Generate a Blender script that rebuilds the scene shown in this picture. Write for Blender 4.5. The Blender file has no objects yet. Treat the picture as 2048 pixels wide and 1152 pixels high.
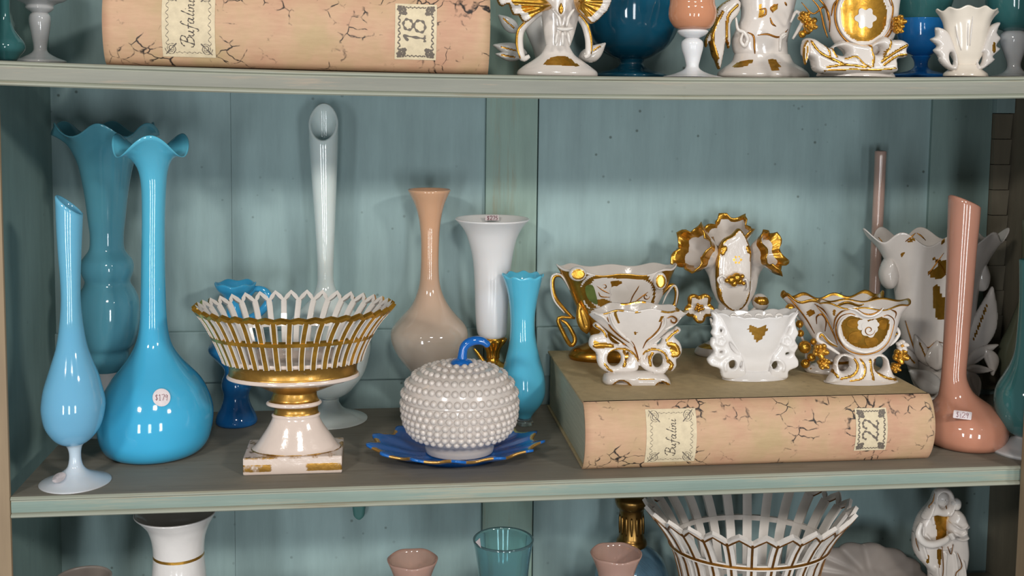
import bpy, math, random
import numpy as np
from mathutils import Vector
rnd = random.Random(7)
C = bpy.context.scene.collection
SC = bpy.context.scene

# ------------------------------------------------------------------ camera
FPX, PPY = 2188.4, 382.5
PITCH, YAW, ROLL = .0857, .1213, .0116
CAM = np.array([-.171, -1.0781, .3907])
def cam_axes():
    cp, sp, cy, sy = math.cos(PITCH), math.sin(PITCH), math.cos(YAW), math.sin(YAW)
    F = np.array([sy*cp, cy*cp, -sp]); R = np.array([cy, -sy, 0.]); U = np.cross(R, F)
    c, s = math.cos(ROLL), math.sin(ROLL)
    return c*R+s*U, -s*R+c*U, F
CR, CU, CF = cam_axes()
cd = bpy.data.cameras.new('camera'); cam = bpy.data.objects.new('camera', cd); C.objects.link(cam)
from mathutils import Matrix
M = Matrix(((CR[0], CU[0], -CF[0], CAM[0]), (CR[1], CU[1], -CF[1], CAM[1]), (CR[2], CU[2], -CF[2], CAM[2]), (0, 0, 0, 1)))
cam.matrix_world = M
cd.sensor_width = 36; cd.lens = FPX/2048*36; cd.shift_y = (PPY-576)/2048; cd.clip_start = .05
SC.camera = cam
SC.view_settings.view_transform = 'Standard'; SC.view_settings.look = 'None'
SC.view_settings.gamma = 1; SC.view_settings.use_curve_mapping = False
SC.view_settings.exposure = -.72

# ------------------------------------------------------------------ world + room lights
w = bpy.data.worlds.new('room_air'); SC.world = w; w.use_nodes = True
w.node_tree.nodes['Background'].inputs[0].default_value = (.90, .95, 1.0, 1)
w.node_tree.nodes['Background'].inputs[1].default_value = .30
def area(name, loc, target, sx, sy, power, col=(1, .97, .93)):
    l = bpy.data.lights.new(name, 'AREA'); l.shape = 'RECTANGLE'; l.size = sx; l.size_y = sy
    l.energy = power; l.color = col
    o = bpy.data.objects.new(name, l); C.objects.link(o); o.location = loc
    d = Vector(target)-Vector(loc); o.rotation_euler = d.to_track_quat('-Z', 'Y').to_euler()
    return o
# shop windows far behind the viewer (tall, floor length) and ceiling lamps above the aisle
for x, e in ((-2.2, 64), (-.45, 50), (1.35, 64)):
    area('shop_window_light', (x, -4.6, -.55), (x*.3, 0, .1), .42, 1.5, e, (.93, .97, 1))
area('ceiling_lamp_light', (1.75, -2.6, 1.42), (0, .1, .1), .34, .22, 50, (1, .95, .88))
area('ceiling_lamp_light', (-1.65, -2.6, 1.46), (0, .1, .1), .34, .22, 44, (1, .95, .88))
area('ceiling_lamp_light', (.1, -3.0, 1.75), (0, .1, .1), .4, .25, 40, (1, .95, .88))

# ------------------------------------------------------------------ pixel <-> world helpers (2048 x 1152 frame)
def ray(px, py): return CF + CR*((px-1024)/FPX) + CU*((PPY-py)/FPX)
def at_y(px, py, Y):
    d = ray(px, py); return CAM + d*((Y-CAM[1])/d[1])
def at_z(px, py, z):
    d = ray(px, py); return CAM + d*((z-CAM[2])/d[2])
def proj(P):
    d = np.asarray(P, float)-CAM; k = d@CF
    return np.stack([1024+FPX*(d@CR)/k, PPY-FPX*(d@CU)/k], -1)

def smooth(pts, closed=False, n=6):
    P = np.asarray(pts, float); N = len(P); out = []
    if N < 3 and not closed:
        ts = np.linspace(0, 1, n+1)[:, None]; return P[0]*(1-ts)+P[1]*ts
    rng = range(N) if closed else range(N-1)
    for i in rng:
        if closed: p0, p1, p2, p3 = P[i-1], P[i], P[(i+1) % N], P[(i+2) % N]
        else:
            p1, p2 = P[i], P[i+1]
            p0 = P[i-1] if i > 0 else 2*p1-p2
            p3 = P[i+2] if i+2 < N else 2*p2-p1
        for k in range(n):
            t = k/n
            out.append(.5*(2*p1+(p2-p0)*t+(2*p0-5*p1+4*p2-p3)*t*t+(3*p1-p0-3*p2+p3)*t**3))
    if not closed: out.append(P[-1])
    return np.array(out)
def inside(poly, X, Yv):
    res = np.zeros(X.shape, bool); j = len(poly)-1
    for i in range(len(poly)):
        xi, yi = poly[i]; xj, yj = poly[j]
        if yi != yj:
            c = ((yi > Yv) != (yj > Yv)) & (X < (xj-xi)*(Yv-yi)/(yj-yi)+xi)
            res ^= c
        j = i
    return res
def segdist(poly, X, Yv, closed=True):
    D = np.full(X.shape, 1e9); CX = np.zeros(X.shape); CY = np.zeros(X.shape)
    n = len(poly)
    for i in range(n if closed else n-1):
        a = poly[i]; b = poly[(i+1) % n]; d = b-a; L = d@d
        if L < 1e-12: continue
        t = np.clip(((X-a[0])*d[0]+(Yv-a[1])*d[1])/L, 0, 1)
        qx = a[0]+t*d[0]; qy = a[1]+t*d[1]; dd = np.hypot(X-qx, Yv-qy)
        m = dd < D; D = np.where(m, dd, D); CX = np.where(m, qx, CX); CY = np.where(m, qy, CY)
    return D, CX, CY
def zoom(ox, oy, s):
    return lambda pts: [(ox+x/s, oy+y/s) for x, y in pts]

# ------------------------------------------------------------------ materials
def lin(h):
    h = h.lstrip('#'); v = [int(h[i:i+2], 16)/255 for i in (0, 2, 4)]
    return tuple(c/12.92 if c <= .04045 else ((c+.055)/1.055)**2.4 for c in v)+(1,)
MATS = {}
def new_mat(name):
    m = bpy.data.materials.new(name); m.use_nodes = True
    MATS[name] = m; return m, m.node_tree, m.node_tree.nodes['Principled BSDF']
def N(nt, t, **k):
    n = nt.nodes.new(t)
    for a, b in k.items(): setattr(n, a, b)
    return n
def noise(nt, scale, detail=4, rough=.55, vec=None, mapscale=None, obj=True):
    tc = N(nt, 'ShaderNodeTexCoord'); n = N(nt, 'ShaderNodeTexNoise')
    n.inputs['Scale'].default_value = scale; n.inputs['Detail'].default_value = detail; n.inputs['Roughness'].default_value = rough
    if mapscale:
        mp = N(nt, 'ShaderNodeMapping'); mp.inputs['Scale'].default_value = mapscale
        nt.links.new(tc.outputs['Object'], mp.inputs['Vector']); nt.links.new(mp.outputs[0], n.inputs['Vector'])
    else: nt.links.new(tc.outputs['Object'], n.inputs['Vector'])
    return n
def ramp(nt, src, stops):
    r = N(nt, 'ShaderNodeValToRGB'); e = r.color_ramp.elements
    while len(e) < len(stops): e.new(.5)
    for i, (p, c) in enumerate(stops): e[i].position = p; e[i].color = c if len(c) == 4 else lin(c)
    nt.links.new(src, r.inputs[0]); return r
def mixc(nt, fac, a, b, mode='MIX'):
    m = N(nt, 'ShaderNodeMix', data_type='RGBA', blend_type=mode)
    for s, v in ((0, fac), (6, a), (7, b)):
        if hasattr(v, 'is_output') or isinstance(v, bpy.types.NodeSocket): nt.links.new(v, m.inputs[s])
        else: m.inputs[s].default_value = v
    return m.outputs[2]
def bump(nt, b, src, strength, dist=.001):
    n = N(nt, 'ShaderNodeBump'); n.inputs['Strength'].default_value = strength; n.inputs['Distance'].default_value = dist
    nt.links.new(src, n.inputs['Height']); nt.links.new(n.outputs[0], b.inputs['Normal'])

def glass(name, col, col2=None, z0=0, z1=1, rough=.07, sss=.25, trans=0., coat=.3):
    """glossy opaline / coloured glass, optionally graded from col (low) to col2 (high) along local z"""
    m, nt, b = new_mat(name)
    b.inputs['Roughness'].default_value = rough; b.inputs['IOR'].default_value = 1.5
    b.inputs['Coat Weight'].default_value = coat; b.inputs['Coat Roughness'].default_value = .04
    b.inputs['Transmission Weight'].default_value = trans
    if sss:
        b.inputs['Subsurface Weight'].default_value = sss; b.inputs['Subsurface Radius'].default_value = (.6, .8, 1)
        b.inputs['Subsurface Scale'].default_value = .012
    nz = noise(nt, 9, 3)
    if col2:
        tc = N(nt, 'ShaderNodeTexCoord'); sp = N(nt, 'ShaderNodeSeparateXYZ'); nt.links.new(tc.outputs['Object'], sp.inputs[0])
        mr = N(nt, 'ShaderNodeMapRange'); mr.inputs[1].default_value = z0; mr.inputs[2].default_value = z1
        nt.links.new(sp.outputs[2], mr.inputs[0]); base = mixc(nt, mr.outputs[0], lin(col), lin(col2))
    else: base = lin(col)
    r = ramp(nt, nz.outputs[0], [(.3, (.90, .90, .90, 1)), (.75, (1.06, 1.06, 1.06, 1))])
    out = mixc(nt, 1.0, base, r.outputs[0], 'MULTIPLY')
    nt.links.new(out, b.inputs['Base Color'])
    return m
def gilt_porcelain(name, white='#dcd4cd', gold='#cf9836', wear=.55, gr=.26, pr=.13, nsc=260):
    m, nt, b = new_mat(name)
    at = N(nt, 'ShaderNodeAttribute', attribute_name='gilt')
    nz = noise(nt, nsc, 4, .65)
    ad = N(nt, 'ShaderNodeMath', operation='MULTIPLY_ADD'); nt.links.new(nz.outputs[0], ad.inputs[0]); ad.inputs[1].default_value = wear; ad.inputs[2].default_value = -wear/2
    s = N(nt, 'ShaderNodeMath', operation='ADD'); nt.links.new(at.outputs['Fac'], s.inputs[0]); nt.links.new(ad.outputs[0], s.inputs[1])
    r = N(nt, 'ShaderNodeMapRange'); r.inputs[1].default_value = .42; r.inputs[2].default_value = .58; nt.links.new(s.outputs[0], r.inputs[0])
    f = r.outputs[0]
    nz2 = noise(nt, 40, 3)
    wr = ramp(nt, nz2.outputs[0], [(.3, tuple(c*.93 for c in lin(white)[:3])+(1,)), (.7, lin(white))])
    g2 = ramp(nt, nz.outputs[0], [(.3, tuple(c*.7 for c in lin(gold)[:3])+(1,)), (.7, lin(gold))])
    nt.links.new(mixc(nt, f, wr.outputs[0], g2.outputs[0]), b.inputs['Base Color'])
    mm = N(nt, 'ShaderNodeMath', operation='MULTIPLY'); mm.inputs[1].default_value = .8; nt.links.new(f, mm.inputs[0]); nt.links.new(mm.outputs[0], b.inputs['Metallic'])
    mr = N(nt, 'ShaderNodeMapRange'); mr.inputs[3].default_value = pr; mr.inputs[4].default_value = gr; nt.links.new(f, mr.inputs[0])
    nt.links.new(mr.outputs[0], b.inputs['Roughness'])
    b.inputs['Coat Weight'].default_value = .25
    bump(nt, b, noise(nt, 120, 3).outputs[0], .12, .002)
    return m
def plain(name, col, rough=.5, metal=0, nscale=60, var=.12, bmp=0.05, spec=.5):
    m, nt, b = new_mat(name)
    n = noise(nt, nscale, 4); c = lin(col)
    r = ramp(nt, n.outputs[0], [(.3, tuple(x*(1-var) for x in c[:3])+(1,)), (.7, tuple(min(1, x*(1+var)) for x in c[:3])+(1,))])
    nt.links.new(r.outputs[0], b.inputs['Base Color'])
    b.inputs['Roughness'].default_value = rough; b.inputs['Metallic'].default_value = metal; b.inputs['Specular IOR Level'].default_value = spec
    if bmp: bump(nt, b, n.outputs[0], bmp, .002)
    return m
def paint(name, cols, grain=(3, 30, 3), specks=.0, rough=.6, wearcol=None):
    m, nt, b = new_mat(name)
    n1 = noise(nt, 3.2, 5, .6); n2 = noise(nt, 5, 6, .65, mapscale=grain)
    base = ramp(nt, n1.outputs[0], [(.32, cols[0]), (.68, cols[1])]).outputs[0]
    g = ramp(nt, n2.outputs[0], [(.3, (.86, .86, .86, 1)), (.7, (1.07, 1.07, 1.06, 1))])
    c = mixc(nt, 1.0, base, g.outputs[0], 'MULTIPLY')
    if wearcol:
        n3 = noise(nt, 7, 8, .7, mapscale=tuple(x*.8 for x in grain))
        wf = ramp(nt, n3.outputs[0], [(.54, (0, 0, 0, 1)), (.72, (.8, .8, .8, 1))])
        c = mixc(nt, wf.outputs[0], c, lin(wearcol))
    if specks:
        v = N(nt, 'ShaderNodeTexVoronoi'); v.inputs['Scale'].default_value = 55; tc = N(nt, 'ShaderNodeTexCoord'); nt.links.new(tc.outputs['Object'], v.inputs[0])
        sf = ramp(nt, v.outputs['Distance'], [(.06, (specks,)*3+(1,)), (.13, (0, 0, 0, 1))])
        n4 = noise(nt, 9, 2); sm = ramp(nt, n4.outputs[0], [(.5, (0, 0, 0, 1)), (.62, (1, 1, 1, 1))])
        k = mixc(nt, 1.0, sf.outputs[0], sm.outputs[0], 'MULTIPLY')
        c = mixc(nt, k, c, lin('#3f4a40'))
    nt.links.new(c, b.inputs['Base Color']); b.inputs['Roughness'].default_value = rough
    bump(nt, b, n2.outputs[0], .25, .002)
    return m
def marbled(name):
    m, nt, b = new_mat(name)
    n1 = noise(nt, 16, 4, .6); base = ramp(nt, n1.outputs[0], [(.35, '#c79a7e'), (.5, '#caa584'), (.66, '#bfa47c')]).outputs[0]
    g = ramp(nt, noise(nt, 8, 7, .7, mapscale=(5, 30, 30)).outputs[0], [(.3, (.9, .88, .86, 1)), (.7, (1.04, 1.04, 1.04, 1))])
    base = mixc(nt, 1.0, base, g.outputs[0], 'MULTIPLY')
    tc = N(nt, 'ShaderNodeTexCoord'); wn = noise(nt, 30, 3)
    va = N(nt, 'ShaderNodeVectorMath', operation='MULTIPLY_ADD'); nt.links.new(wn.outputs['Color'], va.inputs[0]); va.inputs[1].default_value = (.025, .025, .025); nt.links.new(tc.outputs['Object'], va.inputs[2])
    v = N(nt, 'ShaderNodeTexVoronoi', feature='DISTANCE_TO_EDGE'); v.inputs['Scale'].default_value = 62; nt.links.new(va.outputs[0], v.inputs['Vector'])
    vein = ramp(nt, v.outputs['Distance'], [(.014, (1, 1, 1, 1)), (.05, (0, 0, 0, 1))])
    msk = ramp(nt, noise(nt, 27, 4, .7).outputs[0], [(.5, (0, 0, 0, 1)), (.58, (1, 1, 1, 1))])
    k = mixc(nt, 1.0, vein.outputs[0], msk.outputs[0], 'MULTIPLY')
    c = mixc(nt, k, base, lin('#2b2420'))
    nt.links.new(c, b.inputs['Base Color']); b.inputs['Roughness'].default_value = .62
    bump(nt, b, n1.outputs[0], .06, .002)
    return m

gilt_porcelain('gilt'); gilt_porcelain('gilt_plain', white='#e2dedb', gold='#c8953c', wear=.3, gr=.35)
gilt_porcelain('gilt_worn', white='#ddcbbf', gold='#b98a3e', wear=1.3, gr=.3, nsc=70)
gilt_porcelain('gilt_dark', white='#d9d6d2', gold='#b07a22', wear=.7)
plain('gold', '#d09a3a', .24, .82, 90, .3, .15); plain('gold_dark', '#9a6420', .28, 1, 90, .3, .2)
plain('gold_line', '#a8702a', .3, .85, 200, .25, 0); plain('gold_brown', '#7d5220', .35, .6, 200, .25, 0); plain('porcelain', '#dcd5ce', .12, 0, 30, .04, 0)
plain('porcelain_grey', '#cfccc8', .14, 0, 30, .05, 0)
plain('porcelain_cream', '#e0d6c8', .14, 0, 30, .05, 0)
plain('antique_brass', '#8a6a3a', .3, 1, 50, .3, .1)
glass('opal_sky', '#7ab6d8', '#6cb4d6', 0, .2); glass('opal_foot', '#d2d8e0', '#b6cfe0', 0, .05, sss=.4)
glass('opal_turquoise', '#41b0dc', '#5cb9da', 0, .3); glass('opal_ruffle', '#69b0c4', '#5fa6ba', .1, .35)
glass('opal_white', '#dbe4e2', '#d2e1e0', .05, .35, sss=.4); glass('cobalt_milk', '#1f6cb0', '#3fa0cf', .02, .16)
glass('beige_peach', '#c4b4a4', '#cda07f', .1, .2); glass('milk_glass', '#e2e2e4', sss=.4, rough=.25, coat=.1)
glass('aqua_milk', '#5cbfe0', sss=.2); glass('hobnail_milk', '#d2c9c2', sss=.3, rough=.12); glass('deep_blue', '#1763b4', sss=.1)
glass('coral', '#c4886f', '#c08b76', 0, .2); glass('teal_glass', '#3a7072', '#447a78', 0, .2, sss=.1); glass('olive_grey', '#6d705c', sss=.1)
glass('milk_grey', '#c9c9ca', sss=.3); glass('navy_teal', '#12495f', '#0e5470', 0, .15, sss=.05); glass('peach_cup', '#cf8f6c', sss=.2)
glass('cobalt', '#1a6fbd', '#2f86c6', 0, .15, sss=.1)
glass('pink_clear', '#e6c6b8', sss=0, trans=.5, coat=.2, rough=.05); glass('teal_clear', '#b4e0e6', sss=0, trans=.9, rough=.05)
glass('pink_frost', '#ecc6b6', sss=0, trans=.6, rough=.06, coat=0); glass('blue_clear', '#9cc8e0', sss=0, trans=.75, rough=.05); glass('clear', '#e8f2f2', sss=0, trans=.92, rough=.03)
glass('beige_shell', '#978d86', sss=.1, rough=.35, coat=0)
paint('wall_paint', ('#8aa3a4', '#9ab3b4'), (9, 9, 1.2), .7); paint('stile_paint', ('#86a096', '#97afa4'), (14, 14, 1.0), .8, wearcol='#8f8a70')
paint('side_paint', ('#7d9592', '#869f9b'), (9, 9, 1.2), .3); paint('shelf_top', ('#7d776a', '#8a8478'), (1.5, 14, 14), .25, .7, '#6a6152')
paint('shelf_front', ('#788c83', '#8a9a90'), (1.2, 20, 20), .1, .5, '#a99f88'); paint('shelf_front_upper', ('#82847a', '#908f83'), (1.2, 20, 20), .1, .5, '#b59c84')
paint('shelf_lip', ('#94998b', '#a2a393'), (1.2, 30, 30), .1, .5, '#8a7558'); paint('post_wood', ('#8f7a60', '#9f896c'), (16, 16, 1.1), .3, .6)
paint('bare_wood', ('#6e685a', '#7b7362'), (14, 14, 1.2), .2); paint('peg_paint', ('#4d8481', '#5b908c'), (9, 9, 2))
marbled('marbled_paper'); paint('page_edge', ('#a3a693', '#b0b19d'), (3, 3, 60), 0, .8); paint('book_board', ('#b09b74', '#bca881'), (20, 20, 20), .3, .7)
paint('label_paper', ('#d9c8a8', '#e0d0b0'), (30, 30, 30), 0, .7); plain('ink', '#3d3430', .6, 0, 60, .1, 0); plain('ink_soft', '#6a6056', .6, 0, 60, .1, 0)
paint('sticker_paper', ('#dccfd2', '#e6dcde'), (30, 30, 30), 0, .6); plain('ink_red', '#8a4a58', .6, 0, 60, .1, 0)
plain('foliage_green', '#5d6b33', .35, 0, 90, .3, 0); plain('amber', '#b9822c', .3, .6, 120, .3, .1)

# ------------------------------------------------------------------ object helpers
def thing(name, label, cat, loc, group=None):
    o = bpy.data.objects.new(name, None); C.objects.link(o); o.location = loc; o.empty_display_size = .02
    o['label'] = label; o['category'] = cat
    if group: o['group'] = group
    return o
def mesh_obj(name, V, Fc, mat, parent=None, gilt=None, loc=None, smooth_=True, mats=None, midx=None, label=None):
    base = np.array(parent_loc(parent)) if parent else (np.array(loc) if loc is not None else np.zeros(3))
    V = np.asarray(V, float)-base
    me = bpy.data.meshes.new(name); me.from_pydata(V.tolist(), [], [tuple(int(i) for i in f) for f in Fc])
    for mm in (mats or [mat]): me.materials.append(MATS[mm])
    if midx is not None: me.polygons.foreach_set('material_index', np.asarray(midx, dtype=np.int32))
    me.polygons.foreach_set('use_smooth', [smooth_]*len(me.polygons))
    if gilt is not None:
        a = me.attributes.new('gilt', 'FLOAT', 'POINT'); a.data.foreach_set('value', np.asarray(gilt, dtype=np.float32))
    me.update()
    o = bpy.data.objects.new(name, me); C.objects.link(o)
    if parent: o.parent = parent
    else: o.location = base
    if label: o['label'] = label
    return o
def parent_loc(p):
    l = np.zeros(3)
    while p is not None: l = l+np.array(p.location); p = p.parent
    return l
def merge(*parts):
    V, Fc, G = [], [], []; n = 0
    for p in parts:
        V.append(np.asarray(p[0])); Fc += [tuple(i+n for i in f) for f in p[1]]; n += len(p[0])
        G.append(np.asarray(p[2]) if len(p) > 2 and p[2] is not None else np.zeros(len(p[0])))
    return np.concatenate(V), Fc, np.concatenate(G)
def box(x0, x1, y0, y1, z0, z1, b=0.0):
    """box with chamfered edges"""
    b = min(b, .49*min(x1-x0, y1-y0, z1-z0))
    if b <= 0:
        V = [(x, y, z) for z in (z0, z1) for y in (y0, y1) for x in (x0, x1)]
        return V, [(0, 2, 3, 1), (4, 5, 7, 6), (0, 1, 5, 4), (2, 6, 7, 3), (0, 4, 6, 2), (1, 3, 7, 5)]
    import bmesh
    bm = bmesh.new(); bmesh.ops.create_cube(bm, size=1)
    for v in bm.verts: v.co = ((x0+x1)/2+v.co.x*(x1-x0), (y0+y1)/2+v.co.y*(y1-y0), (z0+z1)/2+v.co.z*(z1-z0))
    bmesh.ops.bevel(bm, geom=list(bm.edges), offset=b, segments=2, affect='EDGES', profile=.6)
    bm.verts.index_update()
    V = [tuple(v.co) for v in bm.verts]; Fc = [tuple(v.index for v in f.verts) for f in bm.faces]; bm.free()
    return V, Fc

class Lathe:
    """round or oval vessel from pixel rows (y, left, right), bottom to top, standing in the plane Y"""
    def __init__(s, rows, Y, z0=None, q=1., seg=64, n=56, th=.0022, inner=.85, rim=None, t0=.75, lin_=False, ztop=None):
        s.Y, s.q = Y, q
        A = []
        for py, xl, xr in rows:
            a, b = at_y(xl, py, Y), at_y(xr, py, Y); A.append(((a[0]+b[0])/2, (a[2]+b[2])/2, abs(b[0]-a[0])/2))
        A = np.array(A)
        if z0 is not None:
            A[0, 1] = z0; A[1:, 1] = np.maximum(A[1:, 1], z0+.0004*np.arange(1, len(A)))
        L = np.r_[0, np.cumsum(np.hypot(np.diff(A[:, 1]), np.diff(A[:, 2]))+1e-5)]; L /= L[-1]
        s.ctrlL, s.ctrl = L, A
        sm = A if lin_ else smooth(A, n=10); Ls = np.r_[0, np.cumsum(np.hypot(np.diff(sm[:, 1]), np.diff(sm[:, 2]))+1e-5)]; Ls /= Ls[-1]
        s.t = np.linspace(0, 1, n); s.cx = np.interp(s.t, Ls, sm[:, 0]); s.z = np.interp(s.t, Ls, sm[:, 1]); s.r = np.maximum(np.interp(s.t, Ls, sm[:, 2]), .0004)
        th_ = np.linspace(0, 2*math.pi, seg, endpoint=False); s.th_ = th_
        V, TT, TH, INN = [], [], [], []
        def ring(i, off, dz=0, inn=0):
            wt = max(0, (s.t[i]-t0)/(1-t0))**2
            for a in th_:
                dr, dzz = rim(a) if (rim and wt > 0) else (0, 0)
                r = max(s.r[i]*(1+dr*wt)-off, .0004)
                V.append((s.cx[i]+r*math.cos(a), Y+q*r*math.sin(a), s.z[i]+dzz*wt+dz)); TT.append(s.t[i]); TH.append(a); INN.append(inn)
        for i in range(n): ring(i, 0)
        rows_n = n
        if inner:
            ring(n-1, th*.5, th*.45, 1); rows_n += 1
            lo = max(1, int((1-inner)*n))
            for i in range(n-1, lo, -1): ring(i, th, 0, 1); rows_n += 1
        Fc = []
        for i in range(rows_n-1):
            for k in range(seg):
                k2 = (k+1) % seg; Fc.append((i*seg+k, i*seg+k2, (i+1)*seg+k2, (i+1)*seg+k))
        V.append((s.cx[0], Y, s.z[0])); c0 = len(V)-1
        for k in range(seg): Fc.append((c0, (k+1) % seg, k))
        b = (rows_n-1)*seg; mv = np.mean(V[b:b+seg], axis=0); V.append(tuple(mv)); c1 = len(V)-1
        for k in range(seg): Fc.append((c1, b+k, b+(k+1) % seg))
        TT += [0, s.t[-1] if not inner else 0]; TH += [0, 0]; INN += [0, 1 if inner else 0]
        s.V = np.array(V); s.F = Fc; s.T = np.array(TT); s.TH = np.array(TH); s.IN = np.array(INN)
        s.front = (np.sin(s.TH) < .15) & (s.IN == 0); s.P = proj(s.V)
        s.G = np.zeros(len(V))
    def gild(s, cond, v=1.): s.G = np.where(cond, np.maximum(s.G, v), s.G); return s
    def patch(s, polys, v=1., n=5):
        for p in polys: s.gild(s.front & inside(smooth(p, True, n), s.P[:, 0], s.P[:, 1]), v)
        return s
    def band(s, y0, y1, v=1.):
        """band between two pixel rows measured on the axis"""
        za = at_y(1000, y0, s.Y)[2]; zb = at_y(1000, y1, s.Y)[2]
        return s.gild((s.V[:, 2] > min(za, zb)) & (s.V[:, 2] < max(za, zb)) & (s.IN == 0), v)
    def rc(s, z): return np.interp(z, s.z, s.r), np.interp(z, s.z, s.cx)
    def on(s, px, py, off=.0006):
        p = at_y(px, py, s.Y); y = s.Y
        for _ in range(3):
            r, cx = s.rc(p[2]); x = np.clip((p[0]-cx)/r, -1, 1); y = s.Y-s.q*r*math.sqrt(1-x*x)-off; p = at_y(px, py, y)
        return p
    def build(s, name, mat, parent, **k): return mesh_obj(name, s.V, s.F, mat, parent, gilt=s.G, **k)

def tube(pts, rad, seg=8, n=5, flat=1.0, cap=True):
    P = smooth(pts, n=n); m = len(P); R_ = np.interp(np.linspace(0, 1, m), np.linspace(0, 1, len(rad)), rad) if hasattr(rad, '__len__') else np.full(m, rad)
    T = np.gradient(P, axis=0); T /= np.linalg.norm(T, axis=1)[:, None]+1e-12
    up = np.array([0, 1., 0]) if abs(T[0][1]) < .9 else np.array([0, 0, 1.])
    V, Fc = [], []; nrm = None
    for i in range(m):
        a = up if nrm is None else nrm
        a = a-T[i]*(a@T[i]); a /= np.linalg.norm(a)+1e-12; nrm = a; b = np.cross(T[i], a)
        for k in range(seg):
            t = 2*math.pi*k/seg; V.append(P[i]+R_[i]*(math.cos(t)*a*flat+math.sin(t)*b))
    for i in range(m-1):
        for k in range(seg): k2 = (k+1) % seg; Fc.append((i*seg+k, i*seg+k2, (i+1)*seg+k2, (i+1)*seg+k))
    if cap:
        V.append(P[0]); V.append(P[-1]); c = len(V)-2
        for k in range(seg): Fc.append((c, (k+1) % seg, k)); Fc.append((c+1, (m-1)*seg+k, (m-1)*seg+(k+1) % seg))
    return np.array(V), Fc
def trumpet(pts, rad, lobes=5, ruf=.22, seg=40, n=7, th=.0016, axial=.004, gold_t=.86):
    """hollow ruffled horn along a path of world points; gilt towards the lip"""
    P = smooth(pts, n=n); m = len(P); R_ = np.interp(np.linspace(0, 1, m), np.linspace(0, 1, len(rad)), rad)
    T = np.gradient(P, axis=0); T /= np.linalg.norm(T, axis=1)[:, None]
    V, G, Fc = [], [], []; nrm = np.array([0, 1., .01]); frames = []
    for i in range(m):
        a = nrm-T[i]*(nrm@T[i]); a /= np.linalg.norm(a); nrm = a; frames.append((a, np.cross(T[i], a)))
    order = [(i, 0) for i in range(m)]+[(i, 1) for i in range(m-1, max(1, m//3), -1)]
    for i, inn in order:
        t = i/(m-1); wv = max(0, (t-.6)/.4)**1.5; a, b = frames[i]
        for k in range(seg):
            A = 2*math.pi*k/seg; r = max(R_[i]*(1+ruf*wv*math.cos(lobes*A)+.06*wv*math.cos(3*lobes*A))-inn*th, .0005)
            V.append(P[i]+r*(math.cos(A)*a+math.sin(A)*b)+T[i]*axial*wv*math.cos(lobes*A+1.2)); G.append(1. if t > gold_t else 0.)
    q = len(order)
    for i in range(q-1):
        for k in range(seg): k2 = (k+1) % seg; Fc.append((i*seg+k, i*seg+k2, (i+1)*seg+k2, (i+1)*seg+k))
    Fc.append(tuple(range(seg))); Fc.append(tuple((q-1)*seg+k for k in reversed(range(seg))))
    return np.array(V), Fc, np.array(G)
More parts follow.
